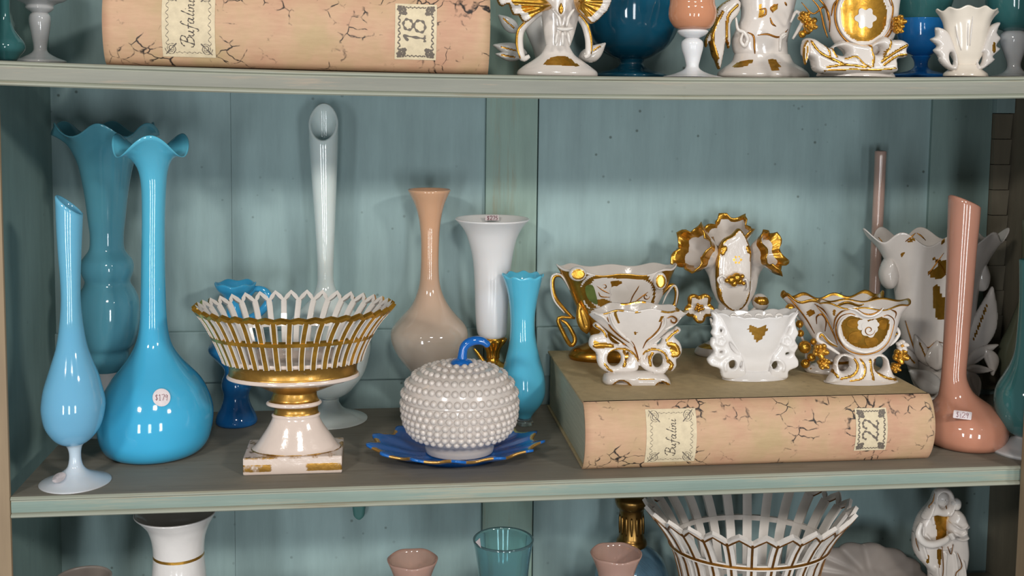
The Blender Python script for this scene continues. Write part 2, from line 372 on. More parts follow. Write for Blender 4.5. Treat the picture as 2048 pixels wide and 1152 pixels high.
def relief(outline, Y, T=.008, R=14, holes=(), ridges=(), patches=(), step=2.4, edge=0, bulge=None, dy=None, n=5, e=.0012, allgold=False):
    """cast piece with an outline and holes given in pixels at depth Y: pillowed front and back, raised ridges"""
    polys = [smooth(outline, True, n)]+[smooth(h, True, n) for h in holes]
    lo = polys[0].min(0)-step*2; hi = polys[0].max(0)+step*2
    X, Yv = np.meshgrid(np.arange(lo[0], hi[0], step), np.arange(lo[1], hi[1], step))
    ins = np.zeros(X.shape, bool)
    for p in polys: ins ^= inside(p, X, Yv)
    D = np.full(X.shape, 1e9); QX = X.copy(); QY = Yv.copy()
    for p in polys:
        d, qx, qy = segdist(p, X, Yv); m = d < D; D = np.where(m, d, D); QX = np.where(m, qx, QX); QY = np.where(m, qy, QY)
    cell = ins[:-1, :-1].astype(int)+ins[1:, :-1]+ins[:-1, 1:]+ins[1:, 1:] >= 2
    outv = ~ins; Xf = np.where(outv, QX, X); Yf = np.where(outv, QY, Yv); d = np.where(outv, 0, D)
    snap = (~outv) & (D < step*.3); Xf = np.where(snap, QX, Xf); Yf = np.where(snap, QY, Yf); d = np.where(snap, 0, d)
    u = np.clip(d/R, 0, 1); prof = np.sqrt(np.clip(1-(1-u)**2, 0, 1))
    h = T*prof; g = np.zeros(X.shape)
    if bulge is not None: h = h+bulge(Xf, Yf)*prof
    hb = h.copy()
    for rg in ridges:
        pl, wd, ht, gl = rg[:4]; pl = smooth(pl, n=5); dd, _, _ = segdist(pl, Xf, Yf, False)
        h = h+ht*np.exp(-(dd/wd)**2)*np.minimum(1, prof*2)
        if gl: g = np.where(dd < (rg[4] if len(rg) > 4 else wd*.8), 1, g)
    if edge: g = np.where((d < edge), 1, g)
    for p in patches: g = np.where(inside(smooth(p, True, 4), Xf, Yf), 1, g)
    if allgold: g[:] = 1
    mid = dy(Xf, Yf) if dy is not None else np.zeros(X.shape)
    used = np.zeros(X.shape, bool)
    used[:-1, :-1] |= cell; used[1:, :-1] |= cell; used[:-1, 1:] |= cell; used[1:, 1:] |= cell
    # cells border edges need side walls
    idx = -np.ones(X.shape, int); ys, xs = np.nonzero(used); nf = len(ys); idx[ys, xs] = np.arange(nf)
    px, py = Xf[ys, xs], Yf[ys, xs]
    dirs = CF[None]+CR[None]*((px-1024)/FPX)[:, None]+CU[None]*((PPY-py)/FPX)[:, None]
    base = CAM[None]+dirs*((Y-CAM[1])/dirs[:, 1])[:, None]
    mid_ = mid[ys, xs]; Fv = base.copy(); Bv = base.copy()
    Fv[:, 1] += mid_-h[ys, xs]-e; Bv[:, 1] += mid_+hb[ys, xs]+e
    V = np.concatenate([Fv, Bv]); Fc = []; ec = {}
    for j, i in zip(*np.nonzero(cell)):
        a, b, c, dd = idx[j, i], idx[j, i+1], idx[j+1, i+1], idx[j+1, i]
        Fc.append((a, dd, c, b)); Fc.append((a+nf, b+nf, c+nf, dd+nf))
        for s_, t_ in ((a, dd), (dd, c), (c, b), (b, a)): ec[(s_, t_)] = 1
    for (s_, t_) in ec:
        if (t_, s_) not in ec: Fc.append((t_, s_, s_+nf, t_+nf))
    G = np.concatenate([g[ys, xs]]*2)
    return V, Fc, G
def rel_obj(name, parent, *a, mat='gilt', label=None, **k):
    V, Fc, G = relief(*a, **k); return mesh_obj(name, V, Fc, mat, parent, gilt=G, label=label)
def ball(c, r, sx=1, sy=1, sz=1, u=14, v=9):
    V, Fc = [], []
    for i in range(1, v):
        p = math.pi*i/v
        for k in range(u):
            a = 2*math.pi*k/u; V.append((c[0]+r*sx*math.sin(p)*math.cos(a), c[1]+r*sy*math.sin(p)*math.sin(a), c[2]+r*sz*math.cos(p)))
    for i in range(v-2):
        for k in range(u): k2 = (k+1) % u; Fc.append((i*u+k, (i+1)*u+k, (i+1)*u+k2, i*u+k2))
    V.append((c[0], c[1], c[2]+r*sz)); V.append((c[0], c[1], c[2]-r*sz)); t = len(V)-2
    for k in range(u): Fc.append((t, k, (k+1) % u)); Fc.append((t+1, (v-2)*u+(k+1) % u, (v-2)*u+k))
    return np.array(V), Fc
def lines(name, lat, paths, rad_px, mat, parent, off=.0002):
    """fine raised lines laid on a vessel's front"""
    parts = []
    for p in paths:
        P = smooth(p, n=5); W3 = [lat.on(x, y, off) for x, y in P]; sc = (lat.Y-CAM[1])/FPX
        r = rad_px*sc; parts.append(tube(W3, [r*.4, r, r, r*.4], seg=6, n=1))
    V, Fc, _ = merge(*parts); return mesh_obj(name, V, Fc, mat, parent)
def curl(cx, cy, r0, a0, turns, n=14, k=.15):
    """pixel spiral starting on radius r0 and winding inward"""
    return [(cx+r0*(1-(1-k)*i/n)*math.cos(a0+turns*2*math.pi*i/n), cy+r0*(1-(1-k)*i/n)*math.sin(a0+turns*2*math.pi*i/n)) for i in range(n+1)]
def blossom(cx, cy, R, lobes=5, amp=.22, n=40, ph=0):
    return [(cx+R*(1-amp+amp*abs(math.cos(lobes*(a-ph)/2))*1.2)*math.cos(a), cy+R*(1-amp+amp*abs(math.cos(lobes*(a-ph)/2))*1.2)*math.sin(a)) for a in (2*math.pi*i/n for i in range(n))]
def ell(cx, cy, rx, ry, rot=0, n=14):
    c, s = math.cos(rot), math.sin(rot)
    return [(cx+rx*math.cos(a)*c-ry*math.sin(a)*s, cy+rx*math.cos(a)*s+ry*math.sin(a)*c) for a in (2*math.pi*i/n for i in range(n))]
def sticker(parent, lat, px, py, rx, ry, text, round_=True, size=None, rot=0., name='price_sticker'):
    """paper price tag following the glass, with pen strokes"""
    n = 24; V, Fc = [], []; sc = 1
    prof = ell(px, py, rx, ry, rot, n) if round_ else [(px+math.cos(rot)*a*rx-math.sin(rot)*b*ry, py+math.sin(rot)*a*rx+math.cos(rot)*b*ry) for a, b in
        [(-1, -.8), (-.93, -1), (0, -1), (.93, -1), (1, -.8), (1, .8), (.93, 1), (0, 1), (-.93, 1), (-1, .8)]]
    n = len(prof)
    for f in (1., .6, .25):
        for x, y in prof: V.append(lat.on(px+(x-px)*f, py+(y-py)*f, .0009))
    V.append(lat.on(px, py, .0009)); c = len(V)-1
    for i in range(2):
        for k in range(n): k2 = (k+1) % n; Fc.append((i*n+k, i*n+k2, (i+1)*n+k2, (i+1)*n+k))
    for k in range(n): Fc.append((c, 2*n+k, 2*n+(k+1) % n))
    st = mesh_obj(name, V, Fc, 'sticker_paper', parent, label='small paper price tag')
    if text:
        parts = []; s = size or ry*.9; wtot = sum(ADV.get(ch, .6) for ch in text)*s
        x0 = -wtot/2
        for ch in text:
            for pl in GLYPH[ch]:
                P = []
                for gx, gy in smooth(pl, n=4):
                    a, b = x0+gx*s, -(gy-.5)*s; P.append(lat.on(px+math.cos(rot)*a-math.sin(rot)*b, py+math.sin(rot)*a+math.cos(rot)*b, .0012))
                parts.append(tube(P, .00022*max(1, s/14), seg=4, n=1))
            x0 += ADV.get(ch, .6)*s
        V, Fc, _ = merge(*parts); mesh_obj('pen_writing', V, Fc, 'ink_red', st)
    return st
GLYPH = {
 'B': [[(.12, 0), (.22, .5), (.32, .98)], [(-.12, .72), (0, .92), (.3, 1.02), (.62, .95), (.62, .7), (.42, .54), (.2, .5)], [(.25, .5), (.55, .48), (.64, .26), (.45, .04), (.12, 0), (-.08, .1), (-.12, .24)]],
 'u': [[(0, .42), (0, .12), (.1, 0), (.24, .1), (.32, .42)], [(.32, .42), (.3, .08), (.38, 0), (.46, .08)]],
 'f': [[(.5, .9), (.44, 1), (.34, .92), (.2, .4), (.08, -.26), (-.02, -.36), (-.1, -.28)], [(.02, .4), (.22, .43), (.42, .42)]],
 'a': [[(.34, .36), (.2, .44), (.03, .28), (.03, .06), (.14, 0), (.28, .14), (.36, .42)], [(.36, .42), (.32, .08), (.4, 0), (.48, .08)]],
 'l': [[(.34, .98), (.2, .5), (.1, .1), (.16, 0), (.28, .08)]],
 'i': [[(.12, .42), (.06, .1), (.12, 0), (.24, .08)], [(.2, .62), (.22, .66)]],
 'n': [[(.02, .42), (.06, .2), (.02, 0)], [(.05, .22), (.16, .4), (.27, .42), (.29, .3), (.27, .08), (.34, 0), (.42, .08)]],
 '1': [[(.08, .76), (.26, .98), (.27, .5), (.27, 0)], [(.12, 0), (.27, .02), (.42, 0)]],
 '8': [[(.3, .54), (.1, .66), (.08, .88), (.3, 1), (.52, .88), (.5, .66), (.3, .54), (.08, .38), (.06, .12), (.3, 0), (.54, .12), (.52, .38), (.3, .54)]],
 '2': [[(.04, .74), (.1, .94), (.3, 1), (.52, .88), (.5, .62), (.28, .3), (.04, .03), (.22, .1), (.44, .02), (.6, .12)]],
 '$': [[(.44, .82), (.26, .92), (.1, .78), (.26, .52), (.44, .3), (.28, .08), (.08, .18)], [(.28, 1.02), (.26, -.04)]],
 '7': [[(.06, .95), (.5, .97), (.26, 0)]], '9': [[(.44, .74), (.3, .96), (.1, .8), (.16, .56), (.42, .66), (.46, .86), (.36, 0)]],
 '5': [[(.46, .96), (.16, .95), (.12, .56), (.36, .58), (.46, .3), (.28, .02), (.06, .12)]]}
ADV = {'B': .74, 'u': .5, 'f': .44, 'a': .52, 'l': .32, 'i': .28, 'n': .48, '1': .5, '8': .66, '2': .68, '$': .56, '7': .56, '9': .56, '5': .56}

# ================================================================== the cabinet (setting)
D = .284; HW = .5525; ZU = .4205; ZL = -.248; ZTOP = .86
def sag(x): return -.0078*(1-min(1, abs(x/.56))**2)
def zu(x): return ZU+sag(x)
def struct(name, V, Fc, mat, parent=None, sm=False, **k):
    o = mesh_obj(name, V, Fc, mat, parent, smooth_=sm, **k)
    if parent is None: o['kind'] = 'structure'
    return o
XA, XB = -.0389, .0278
XW = float(at_y(2014, 300, D)[0]); XC = float(at_y(1858, 300, D)[0])
wb = struct('wall_back', *box(-.62, .69, D+.012, D+.03, ZL-.05, ZTOP), 'wall_paint')
xs_ = [-.56, at_y(462, 300, D)[0], XA, XB, XW]
for i in range(4):
    st = i == 2
    struct('board', *box(xs_[i]+.0001, xs_[i+1]-(.0022 if st else .0001), D-.007 if st else D, D+.0118, ZL-.02, ZTOP-.01, .0005), 'stile_paint' if st else 'wall_paint', wb)
# low rail along the foot of the back, in lengths each side of the upright board
zr0, zr1 = at_y(600, 762, D-.006)[2], at_y(400, 664, D-.006)[2]
for a, b in ((-.56, XA-.0005), (XB+.0005, XC-.0005)):
    struct('rail', *box(a, b, D-.006, D-.0001, zr0, zr1, .0015), 'wall_paint', wb)
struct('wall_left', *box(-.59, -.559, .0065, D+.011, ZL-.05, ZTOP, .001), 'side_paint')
XW = float(at_y(2014, 300, D)[0]); XC = float(at_y(1858, 300, D)[0]); XT = float(at_y(1977, 300, D)[0])
wr = struct('wall_right', *box(XW, XW+.03, .03, D+.011, ZL-.05, ZTOP, .001), 'bare_wood')
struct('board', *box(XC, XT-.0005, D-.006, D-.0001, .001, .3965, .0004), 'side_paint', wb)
struct('cleat', *box(XT, XW-.001, D-.016, D-.0001, float(at_y(2000, 226, D)[2]), .3965, .001), 'wall_paint', wb)
# notched strip (adjustable shelf support) standing in the right back corner
zt = float(at_y(2000, 226, D)[2])-.0005
while zt > .03:
    z1 = zt; z0_ = zt-.0335; xm = XW-.0005
    V = [(XT+.0005, D-.014, z0_+.0005), (xm-.004, D-.014, z0_+.0005), (xm-.004, D-.0001, z0_+.0005), (XT+.0005, D-.0001, z0_+.0005),
         (XT+.0005, D-.011, z1-.0005), (xm, D-.011, z1-.0005), (xm, D-.0001, z1-.0005), (XT+.0005, D-.0001, z1-.0005)]
    struct('tooth', V, [(3, 2, 1, 0), (4, 5, 6, 7), (0, 1, 5, 4), (1, 2, 6, 5), (2, 3, 7, 6), (3, 0, 4, 7)], 'bare_wood', wb)
    zt -= .0335
struct('trim_1', *box(-.60, -.525, .0005, .006, ZL-.1, ZTOP, .002), 'post_wood')
xp = float(at_y(2047, 1100, -.014)[0]); struct('trim_2', *box(xp, XW+.03, -.028, -.0005, ZL-.1, ZTOP, .002), 'post_wood')
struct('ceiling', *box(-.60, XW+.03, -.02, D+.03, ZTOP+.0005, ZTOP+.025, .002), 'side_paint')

def shelf(name, z, t, dz, front, label, x0=-.5245, x1=None):
    x1 = XW-.0008
    pr = [(D-.0075, 0), (.006, 0), (.002, -.0004), (.0002, -.0018), (.0003, -.0032), (.0016, -.0042), (.0026, -.0045), (.0022, -.0056),
          (.0020, -.4*t), (.0020, -.62*t), (.0022, -t+.0052), (.0032, -t+.0046), (.0014, -t+.0038), (.0002, -t+.0026), (.0002, -t+.0012), (.0016, -t), (D-.0075, -t)]
    mi = [0, 0, 2, 2, 2, 2, 2, 1, 1, 1, 2, 2, 2, 2, 2, 0, 0]
    xs = np.linspace(x0, x1, 41); V, Fc, I = [], [], []; m = len(pr)
    for x in xs:
        for y, zz in pr: V.append((x, y, z+dz(x)+zz))
    for i in range(len(xs)-1):
        for k in range(m):
            k2 = (k+1) % m; Fc.append((i*m+k, i*m+k2, (i+1)*m+k2, (i+1)*m+k)); I.append(mi[k])
    Fc.append(tuple(range(m-1, -1, -1))); Fc.append(tuple((len(xs)-1)*m+k for k in range(m))); I += [1, 1]
    o = mesh_obj(name, V, Fc, None, None, mats=['shelf_top', front, 'shelf_lip'], midx=I, smooth_=False, loc=(0, 0, 0))
    o['label'] = label; o['category'] = 'shelf'; o['group'] = 'painted cabinet shelves'
    return o
shelf('cabinet_shelf', 0, .0215, lambda x: 0, 'shelf_front', 'pale green painted shelf with moulded edge, the one carrying the basket compote')
shelf('cabinet_shelf', ZU, .0232, sag, 'shelf_front_upper', 'sagging grey-beige painted shelf with moulded edge at the top of the view')
shelf('cabinet_shelf', ZL, .0215, lambda x: 0, 'shelf_front', 'lowest painted shelf, standing below the lattice basket and goblets')

# ================================================================== books
def strokes(name, text, S, u0, v0, size, mat, parent, wd, shear=.0, up=True):
    """pen strokes read bottom to top on a spine surface S(u, v, off)"""
    V, Fc = [], []; pos = 0
    for ch in text:
        for pl in GLYPH[ch]:
            P = smooth(pl, n=5); Q = np.stack([-(P[:, 1]), pos+P[:, 0]+shear*P[:, 1]], 1)*size+np.array([u0, v0])
            ribbon(V, Fc, Q, S, wd)
        pos += ADV[ch]
    return mesh_obj(name, V, Fc, mat, parent, smooth_=False)
def ribbon(V, Fc, Q, S, wd, off=.0009):
    T = np.gradient(Q, axis=0); T /= np.linalg.norm(T, axis=1)[:, None]+1e-9; Nn = np.stack([-T[:, 1], T[:, 0]], 1); b = len(V)
    for i, (q, nn) in enumerate(zip(Q, Nn)):
        a = wd*(.65+.35*math.sin(i*1.3)); l, r = q+nn*a/2, q-nn*a/2
        V.append(S(l[0], l[1], off)); V.append(S(r[0], r[1], off))
    for i in range(len(Q)-1): Fc.append((b+2*i, b+2*i+1, b+2*i+3, b+2*i+2))
def book(label, pL, ang, L, h, depth, bul, labels, group):
    """lying folio: spine towards the viewer; pL = lower left corner of the spine, ang = turn about z"""
    t = thing('book', label, 'book', tuple(pL), group); o = np.array(pL, float)
    ax = np.array([math.cos(ang), math.sin(ang), 0]); ay = np.array([-math.sin(ang), math.cos(ang), 0])
    def S(u, v, off=0.):
        s = max(0, 1-(2*v/h-1)**2)**.75; rn = min(1, min(v, h-v)/.004+.25)
        return o+ax*u-ay*(bul*s+off-.0012*(1-rn))+np.array([0, 0, v])
    def P(u, d, v): return o+ax*u+ay*d+np.array([0, 0, v])
    # spine shell
    nu, nv = 40, 24; V, Fc = [], []
    for layer in (0, -.003):
        for i in range(nu+1):
            for j in range(nv+1): V.append(S(L*i/nu, h*(.5-.5*math.cos(math.pi*j/nv)), layer))
    n1 = (nu+1)*(nv+1)
    for i in range(nu):
        for j in range(nv):
            a = i*(nv+1)+j; Fc += [(a, a+nv+1, a+nv+2, a+1), (n1+a, n1+a+1, n1+a+nv+2, n1+a+nv+1)]
    for i in range(nu):
        for j in (0, nv):
            a = i*(nv+1)+j; Fc.append((a, n1+a, n1+a+nv+1, a+nv+1))
    for j in range(nv):
        for i in (0, nu):
            a = i*(nv+1)+j; Fc.append((a, a+1, n1+a+1, n1+a))
    mesh_obj('spine', V, Fc, 'marbled_paper', t, label='marbled pink-tan paper spine')
    def slab(name, d0, d1, v0, v1, u0, u1, mat, b=.0008, lab=None):
        bv, bf = box(u0, u1, d0, d1, v0, v1, b); return mesh_obj(name, [P(*p) for p in [(x, y, z) for x, y, z in bv]], bf, mat, t, smooth_=False, label=lab)
    slab('cover', .0005, depth, h-.0028, h, 0, L, 'book_board', lab='tan board cover')
    slab('cover', .0005, depth, 0, .0028, 0, L, 'book_board')
    slab('page_block', .0012, depth-.006, .0029, h-.0029, .0025, L-.0025, 'page_edge', lab='grey-green page edges')
    for text, u0, u1, v0, v1, size, wd, mat, hol in labels:
        V, Fc = [], []; nn = 14
        for i in range(3):
            for j in range(nn+1): V.append(S(u0+(u1-u0)*i/2, v0+(v1-v0)*j/nn, .0005))
        for i in range(2):
            for j in range(nn): a = i*(nn+1)+j; Fc.append((a, a+nn+1, a+nn+2, a+1))
        lb = mesh_obj('label', V, Fc, 'label_paper', t, label='cream paper label lettered '+text)
        V, Fc = [], []; cu, cv = (u0+u1)/2, (v0+v1)/2; a, b = (u1-u0)/2, (v1-v0)/2
        for sx in (-1, 1):                       # border arcs and corner scrolls
            Q = np.array([(cu+sx*(a*.80+a*.06*math.sin(i*1.9)), cv+b*.66*(i/10-1)) for i in range(21)]); ribbon(V, Fc, smooth(Q, n=3), S, wd*.55, .0008)
            Q = np.array([(cu+a*.5*(i/8-1), cv+sx*(b*.87+b*.02*math.sin(i*2.1))) for i in range(17)]); ribbon(V, Fc, smooth(Q, n=3), S, wd*.5, .0008)
            for sy in (-1, 1):
                qx, qy = cu+sx*a*.66, cv+sy*b*.76
                for r_, ph in ((.24, 0), (.17, 2.1), (.2, 4.2)):
                    Q = np.array([(qx+a*r_*(1-.06*i)*math.cos(ph+i*.55)*sx, qy+a*r_*(1-.06*i)*math.sin(ph+i*.55)*sy) for i in range(13)]); ribbon(V, Fc, smooth(Q, n=3), S, wd*.6, .0008)
                Q = np.array([(qx-sx*a*.2, qy-sy*a*.2), (qx, qy), (qx+sx*a*.22, qy+sy*a*.22)]); ribbon(V, Fc, smooth(Q, n=4), S, wd*1.3, .0008)
        mesh_obj('border', V, Fc, 'ink_soft', lb, smooth_=False)
        tw = sum(ADV[c] for c in text)*size
        strokes('lettering', text, S, cu+size*.42, cv-tw/2, size, mat, lb, wd, shear=.12)
        if hol: strokes('lettering', text, lambda u, v, off: S(u, v, off+.0003), cu+size*.42, cv-tw/2, size, 'label_paper', lb, wd*.4, shear=.12)
    return t, S, P
# book 22 on the middle shelf
HB = .0725
b22L = at_z(1164, 939, 0.00005); b22R = at_z(1853, 917, 0)
b22R[2] = b22L[2]
ang22 = math.atan2(b22R[1]-b22L[1], b22R[0]-b22L[0]); L22 = float(np.hypot(*(b22R-b22L)[:2]))
bul = .016
top_back = at_z(1092, 686, HB)
ay22 = np.array([-math.sin(ang22), math.cos(ang22), 0]); dep22 = min(.235, float((top_back-b22L)@ay22))
L22s = L22/690
book22, S22, P22 = book('thick marbled book lettered Bufalini 22 lying under the gilt porcelain vases', b22L, ang22, L22, HB, dep22, bul,
    [('Bufalini', 116*L22s, 213*L22s, .0085, .0655, .0108, .00095, 'ink', False), ('22', 528*L22s, 592*L22s, .0155, .0615, .0175, .0027, 'ink_soft', False)], 'marbled books in the cabinet')
print('book22', b22L, b22R, ang22, L22, dep22, top_back)
# book 18 on the upper shelf
Y18 = .030
l18 = at_y(212, 100, Y18)[0]; r18 = at_y(976, 100, Y18)[0]; L18 = r18-l18
def u18(px): return at_y(px, 60, Y18-.012)[0]-l18
a18 = math.atan2(zu(r18)-zu(l18), L18)
z18 = max(zu(l18), zu(r18), zu((l18+r18)/2))+.0002
book18, S18, P18 = book('thick marbled book lettered Bufalini 18 lying on the sagging upper shelf', (l18, Y18, 0), 0, L18, .083, .2, .016,
    [('Bufalini', u18(324), u18(430), .009, .075, .0125, .0011, 'ink', False), ('18', u18(789), u18(872), .0125, .067, .0215, .003, 'ink_soft', False)], 'marbled books in the cabinet')
# the book follows the slope of the sagging board
book18.location = (l18, Y18, zu(l18)+.0005); book18.rotation_euler = (0, -a18, 0)

# ================================================================== middle shelf, glass
def foot_y(px, py, z=0.): return float(at_z(px, py, z)[1])
def start(name, label, cat, px, Y, z=0., group=None, py=500):
    return thing(name, label, cat, (float(at_y(px, py, Y)[0]), Y, z), group)
def glassware(name, label, px, base_py, parts, z=0., cat='vase', Y=None, group=None):
    """parts: (part name, material, rows, options); first row of the first part sits on the shelf"""
    Yv = foot_y(px, base_py, z) if Y is None else Y
    t = start(name, label, cat, px, Yv, z, group, py=base_py); ls = []
    for i, (pn, mt, rows, opt) in enumerate(parts):
        opt = dict(opt); post = opt.pop('post', None)
        l = Lathe(rows, Yv, z0=(z+.0002 if i == 0 else None), **opt)
        if post: post(l)
        l.build(pn, mt, t); ls.append(l)
    return t, ls, Yv
PXM = lambda Y: (Y-CAM[1])/FPX      # metres per pixel at depth Y

t, ls, Y = glassware('footed_bud_vase', 'sky blue opaline bud vase with slanted mouth on a whitish foot, leftmost front', 150, 964, [
    ('foot', 'opal_foot', [(964, 79, 222), (962, 80, 221), (955, 98, 203), (945, 120, 180), (934, 134, 168), (920, 138, 163), (905, 138, 162), (893, 134, 164), (887, 128, 168)], dict(inner=0)),
    ('body', 'opal_sky', [(890, 136, 160), (884, 118, 174), (872, 104, 188), (850, 90, 202), (820, 83.5, 209), (800, 84, 209), (775, 88, 203), (749, 96, 196), (720, 105, 184), (692, 113, 174), (650, 119, 166), (600, 122, 161), (550, 120, 161), (517, 117, 162), (460, 113, 164), (411, 111, 165)],
     dict(rim=lambda a: (0, -.0095*math.cos(a)), t0=.84, inner=.5))])
sticker(t, ls[0], 118, 955, 15, 9, '', rot=-.5)

t, ls, Y = glassware('bottle_vase', 'bright turquoise gourd bottle vase with ruffled lip and round price sticker', 308, 903, [
    ('body', 'opal_turquoise', [(903, 232, 384), (902, 222, 394), (893, 209, 408), (875, 200, 419), (845, 195, 425), (815, 197, 425), (785, 207, 415), (760, 221, 401), (735, 241, 378), (715, 256, 360), (692, 269, 345), (665, 277, 337), (630, 280.5, 333), (580, 282, 331), (500, 283, 330), (440, 284, 330), (380, 283, 332), (345, 278, 335), (325, 268, 341), (310, 254, 351), (300, 238, 364), (294, 224, 376)],
     dict(rim=lambda a: (.03*math.cos(3*a+math.pi/2*3), (.0115*math.cos(3*(a+math.pi/2-.2))+.0015)), t0=.9, seg=96, n=90, inner=.45))])
sticker(t, ls[0], 323, 795, 18, 18, '$179', size=12)

t, ls, Y = glassware('ruffled_vase', 'tall dusky blue vase with wide ruffled rim and double bulge, against the back', 214, 862, [
    ('foot', 'milk_glass', [(866, 160, 268), (864, 159, 269), (850, 176, 252), (820, 192, 236), (780, 196, 232), (740, 186, 242)], dict(inner=0)),
    ('body', 'opal_ruffle', [(745, 190, 238), (735, 180, 248), (722, 172, 256), (712, 170, 258), (700, 172, 258), (688, 164, 268), (660, 156, 276), (625, 153, 279), (600, 155, 277), (580, 162, 269), (568, 169, 261), (560, 170, 260), (550, 165, 264), (535, 161, 267), (520, 163, 264), (508, 172, 254), (496, 179, 248), (470, 180, 247), (440, 176, 250), (400, 171, 254), (365, 165, 259), (330, 157, 266), (305, 146, 276), (285, 133, 289), (268, 116, 304), (258, 104, 316)],
     dict(rim=lambda a: (.05*math.cos(6*a+.9), .0072*math.cos(6*(a+math.pi/2)-.6)), t0=.86, seg=96, n=90, inner=.4))])

t, ls, Y = glassware('small_vase', 'small cobalt blue milk glass vase with flared rim, behind the basket compote', 473, 846, [
    ('body', 'cobalt_milk', [(846, 433, 513), (840, 431, 515), (828, 434, 511), (810, 443, 502), (790, 447, 498), (772, 443, 504), (758, 444, 502), (745, 449, 497), (733, 445, 502), (718, 431, 516), (703, 418, 528), (692, 417, 529), (678, 432, 514), (655, 448, 497), (625, 453, 490), (603, 453, 490), (590, 446, 498), (578, 434, 509), (567, 429, 513)],
     dict(inner=.2, seg=64, n=80, rim=lambda a: (0, .0012*math.cos(6*a)), t0=.9))])
hp = [(492, 640), (520, 625), (538, 600), (530, 582), (510, 578), (497, 592)]
V, Fc = tube([at_y(x, y, Y) for x, y in hp], PXM(Y)*np.array([7, 8, 8, 7, 6, 5]), seg=10)
mesh_obj('handle', V, Fc, 'cobalt_milk', t)

t, ls, Y = glassware('swung_vase', 'tall opalescent white vase with long neck and slanted open mouth, behind the compote', 660, 838, [
    ('foot', 'opal_white', [(838, 586, 734), (836, 585, 735), (831, 600, 720), (818, 630, 690), (805, 640, 679), (796, 641, 678)], dict(inner=0)),
    ('body', 'opal_white', [(799, 650, 668), (793, 638, 682), (784, 616, 698), (768, 592, 713), (745, 574, 729), (715, 564, 738), (690, 563, 741), (660, 570, 733), (635, 585, 719), (612, 607, 698), (597, 621, 683), (583, 629, 674), (565, 634, 668), (540, 634.5, 667), (510, 633.5, 668), (430, 628.5, 671), (350, 622.5, 674), (290, 618.5, 676), (250, 617, 676.5)],
     dict(rim=lambda a: (-.05*abs(math.sin(a)), .0215*math.sin(a)+.003), t0=.88, n=90, inner=.5, th=.003))])

t, ls, Y = glassware('bottle_vase', 'beige to peach glass bottle vase with flared lip, behind the hobnail dish', 862, 836, [
    ('foot', 'beige_peach', [(836, 812, 912), (834, 811, 913), (824, 838, 886), (800, 850, 874), (772, 846, 878)], dict(inner=0)),
    ('body', 'beige_peach', [(776, 850, 874), (768, 842, 884), (752, 831, 893), (735, 815, 907), (712, 797, 923), (690, 785, 933), (672, 781, 936), (658, 783, 934), (645, 792, 926), (630, 806, 912), (612, 822, 898), (590, 832.5, 886.5), (565, 839, 879.5), (530, 841.5, 877.5), (490, 842, 878), (455, 840, 880), (430, 836, 883.5), (408, 829, 889), (392, 821, 896), (380, 815.5, 901.5)], dict(n=80, inner=.4))])
sweepY = Y
YT = .16
zc = float(at_y(985, 676, YT)[2])
t, ls, Y = glassware('trumpet_vase', 'white milk glass trumpet vase in a gilt metal stand, price tag at its rim', 985, 835, [
    ('stand', 'gold', [(842, 945, 1027), (838, 943, 1029), (828, 960, 1012), (800, 975, 997), (770, 976, 996), (748, 970, 1003), (738, 954, 1017), (730, 956, 1014), (722, 972, 1000), (705, 976, 996), (690, 970, 1001), (680, 962, 1009), (672, 961, 1010)], dict(inner=.1)),
    ('body', 'milk_glass', [(677, 968, 1003), (670, 957, 1012), (655, 953, 1014), (620, 950.5, 1016), (580, 949.5, 1018.5), (545, 948, 1021), (520, 945.5, 1024), (500, 942, 1027.5), (480, 936.5, 1032.5), (463, 930, 1039.5), (450, 921, 1048), (438, 910, 1059)], dict(n=70, inner=.6))], Y=.23)
for k in range(10):
    a = 2*math.pi*k/10; l = ls[0]
    pts = [(np.interp(z, l.z, l.cx)+math.cos(a)*(np.interp(z, l.z, l.r)*1.02), Y+math.sin(a)*np.interp(z, l.z, l.r)*1.02, z) for z in np.linspace(float(at_y(985, 716, Y)[2]), float(at_y(985, 676, Y)[2]), 6)]
    V, Fc = tube(pts, [.0012, .0022, .0028, .003], seg=6, n=2); mesh_obj('flute', V, Fc, 'gold', t)
V, Fc = tube([at_y(x, y, Y-.012) for x, y in ((969, 728), (962, 716), (955, 706), (948, 697))], [.003, .0024, .002, .0012], seg=8); mesh_obj('leaf', V, Fc, 'gold', t)
tagp = [at_y(x, y, Y+.03) for x, y in ((970, 441), (998.5, 441), (997, 430), (971, 431.5))]
V = np.array(tagp+[p+np.array([0, .0004, 0]) for p in tagp])
tg = mesh_obj('price_tag', V, [(0, 1, 2, 3), (7, 6, 5, 4), (0, 4, 5, 1), (1, 5, 6, 2), (2, 6, 7, 3), (3, 7, 4, 0)], 'sticker_paper', t, smooth_=False, label='small paper price tag')
parts = []; xx = 974
for ch in '$275':
    for pl in GLYPH[ch]: parts.append(tube([at_y(xx+gx*9, 440-gy*8, Y+.0296) for gx, gy in smooth(pl, n=3)], .0003, seg=4, n=1))
    xx += 5.6
V, Fc, _ = merge(*parts); mesh_obj('pen_writing', V, Fc, 'ink_red', tg)

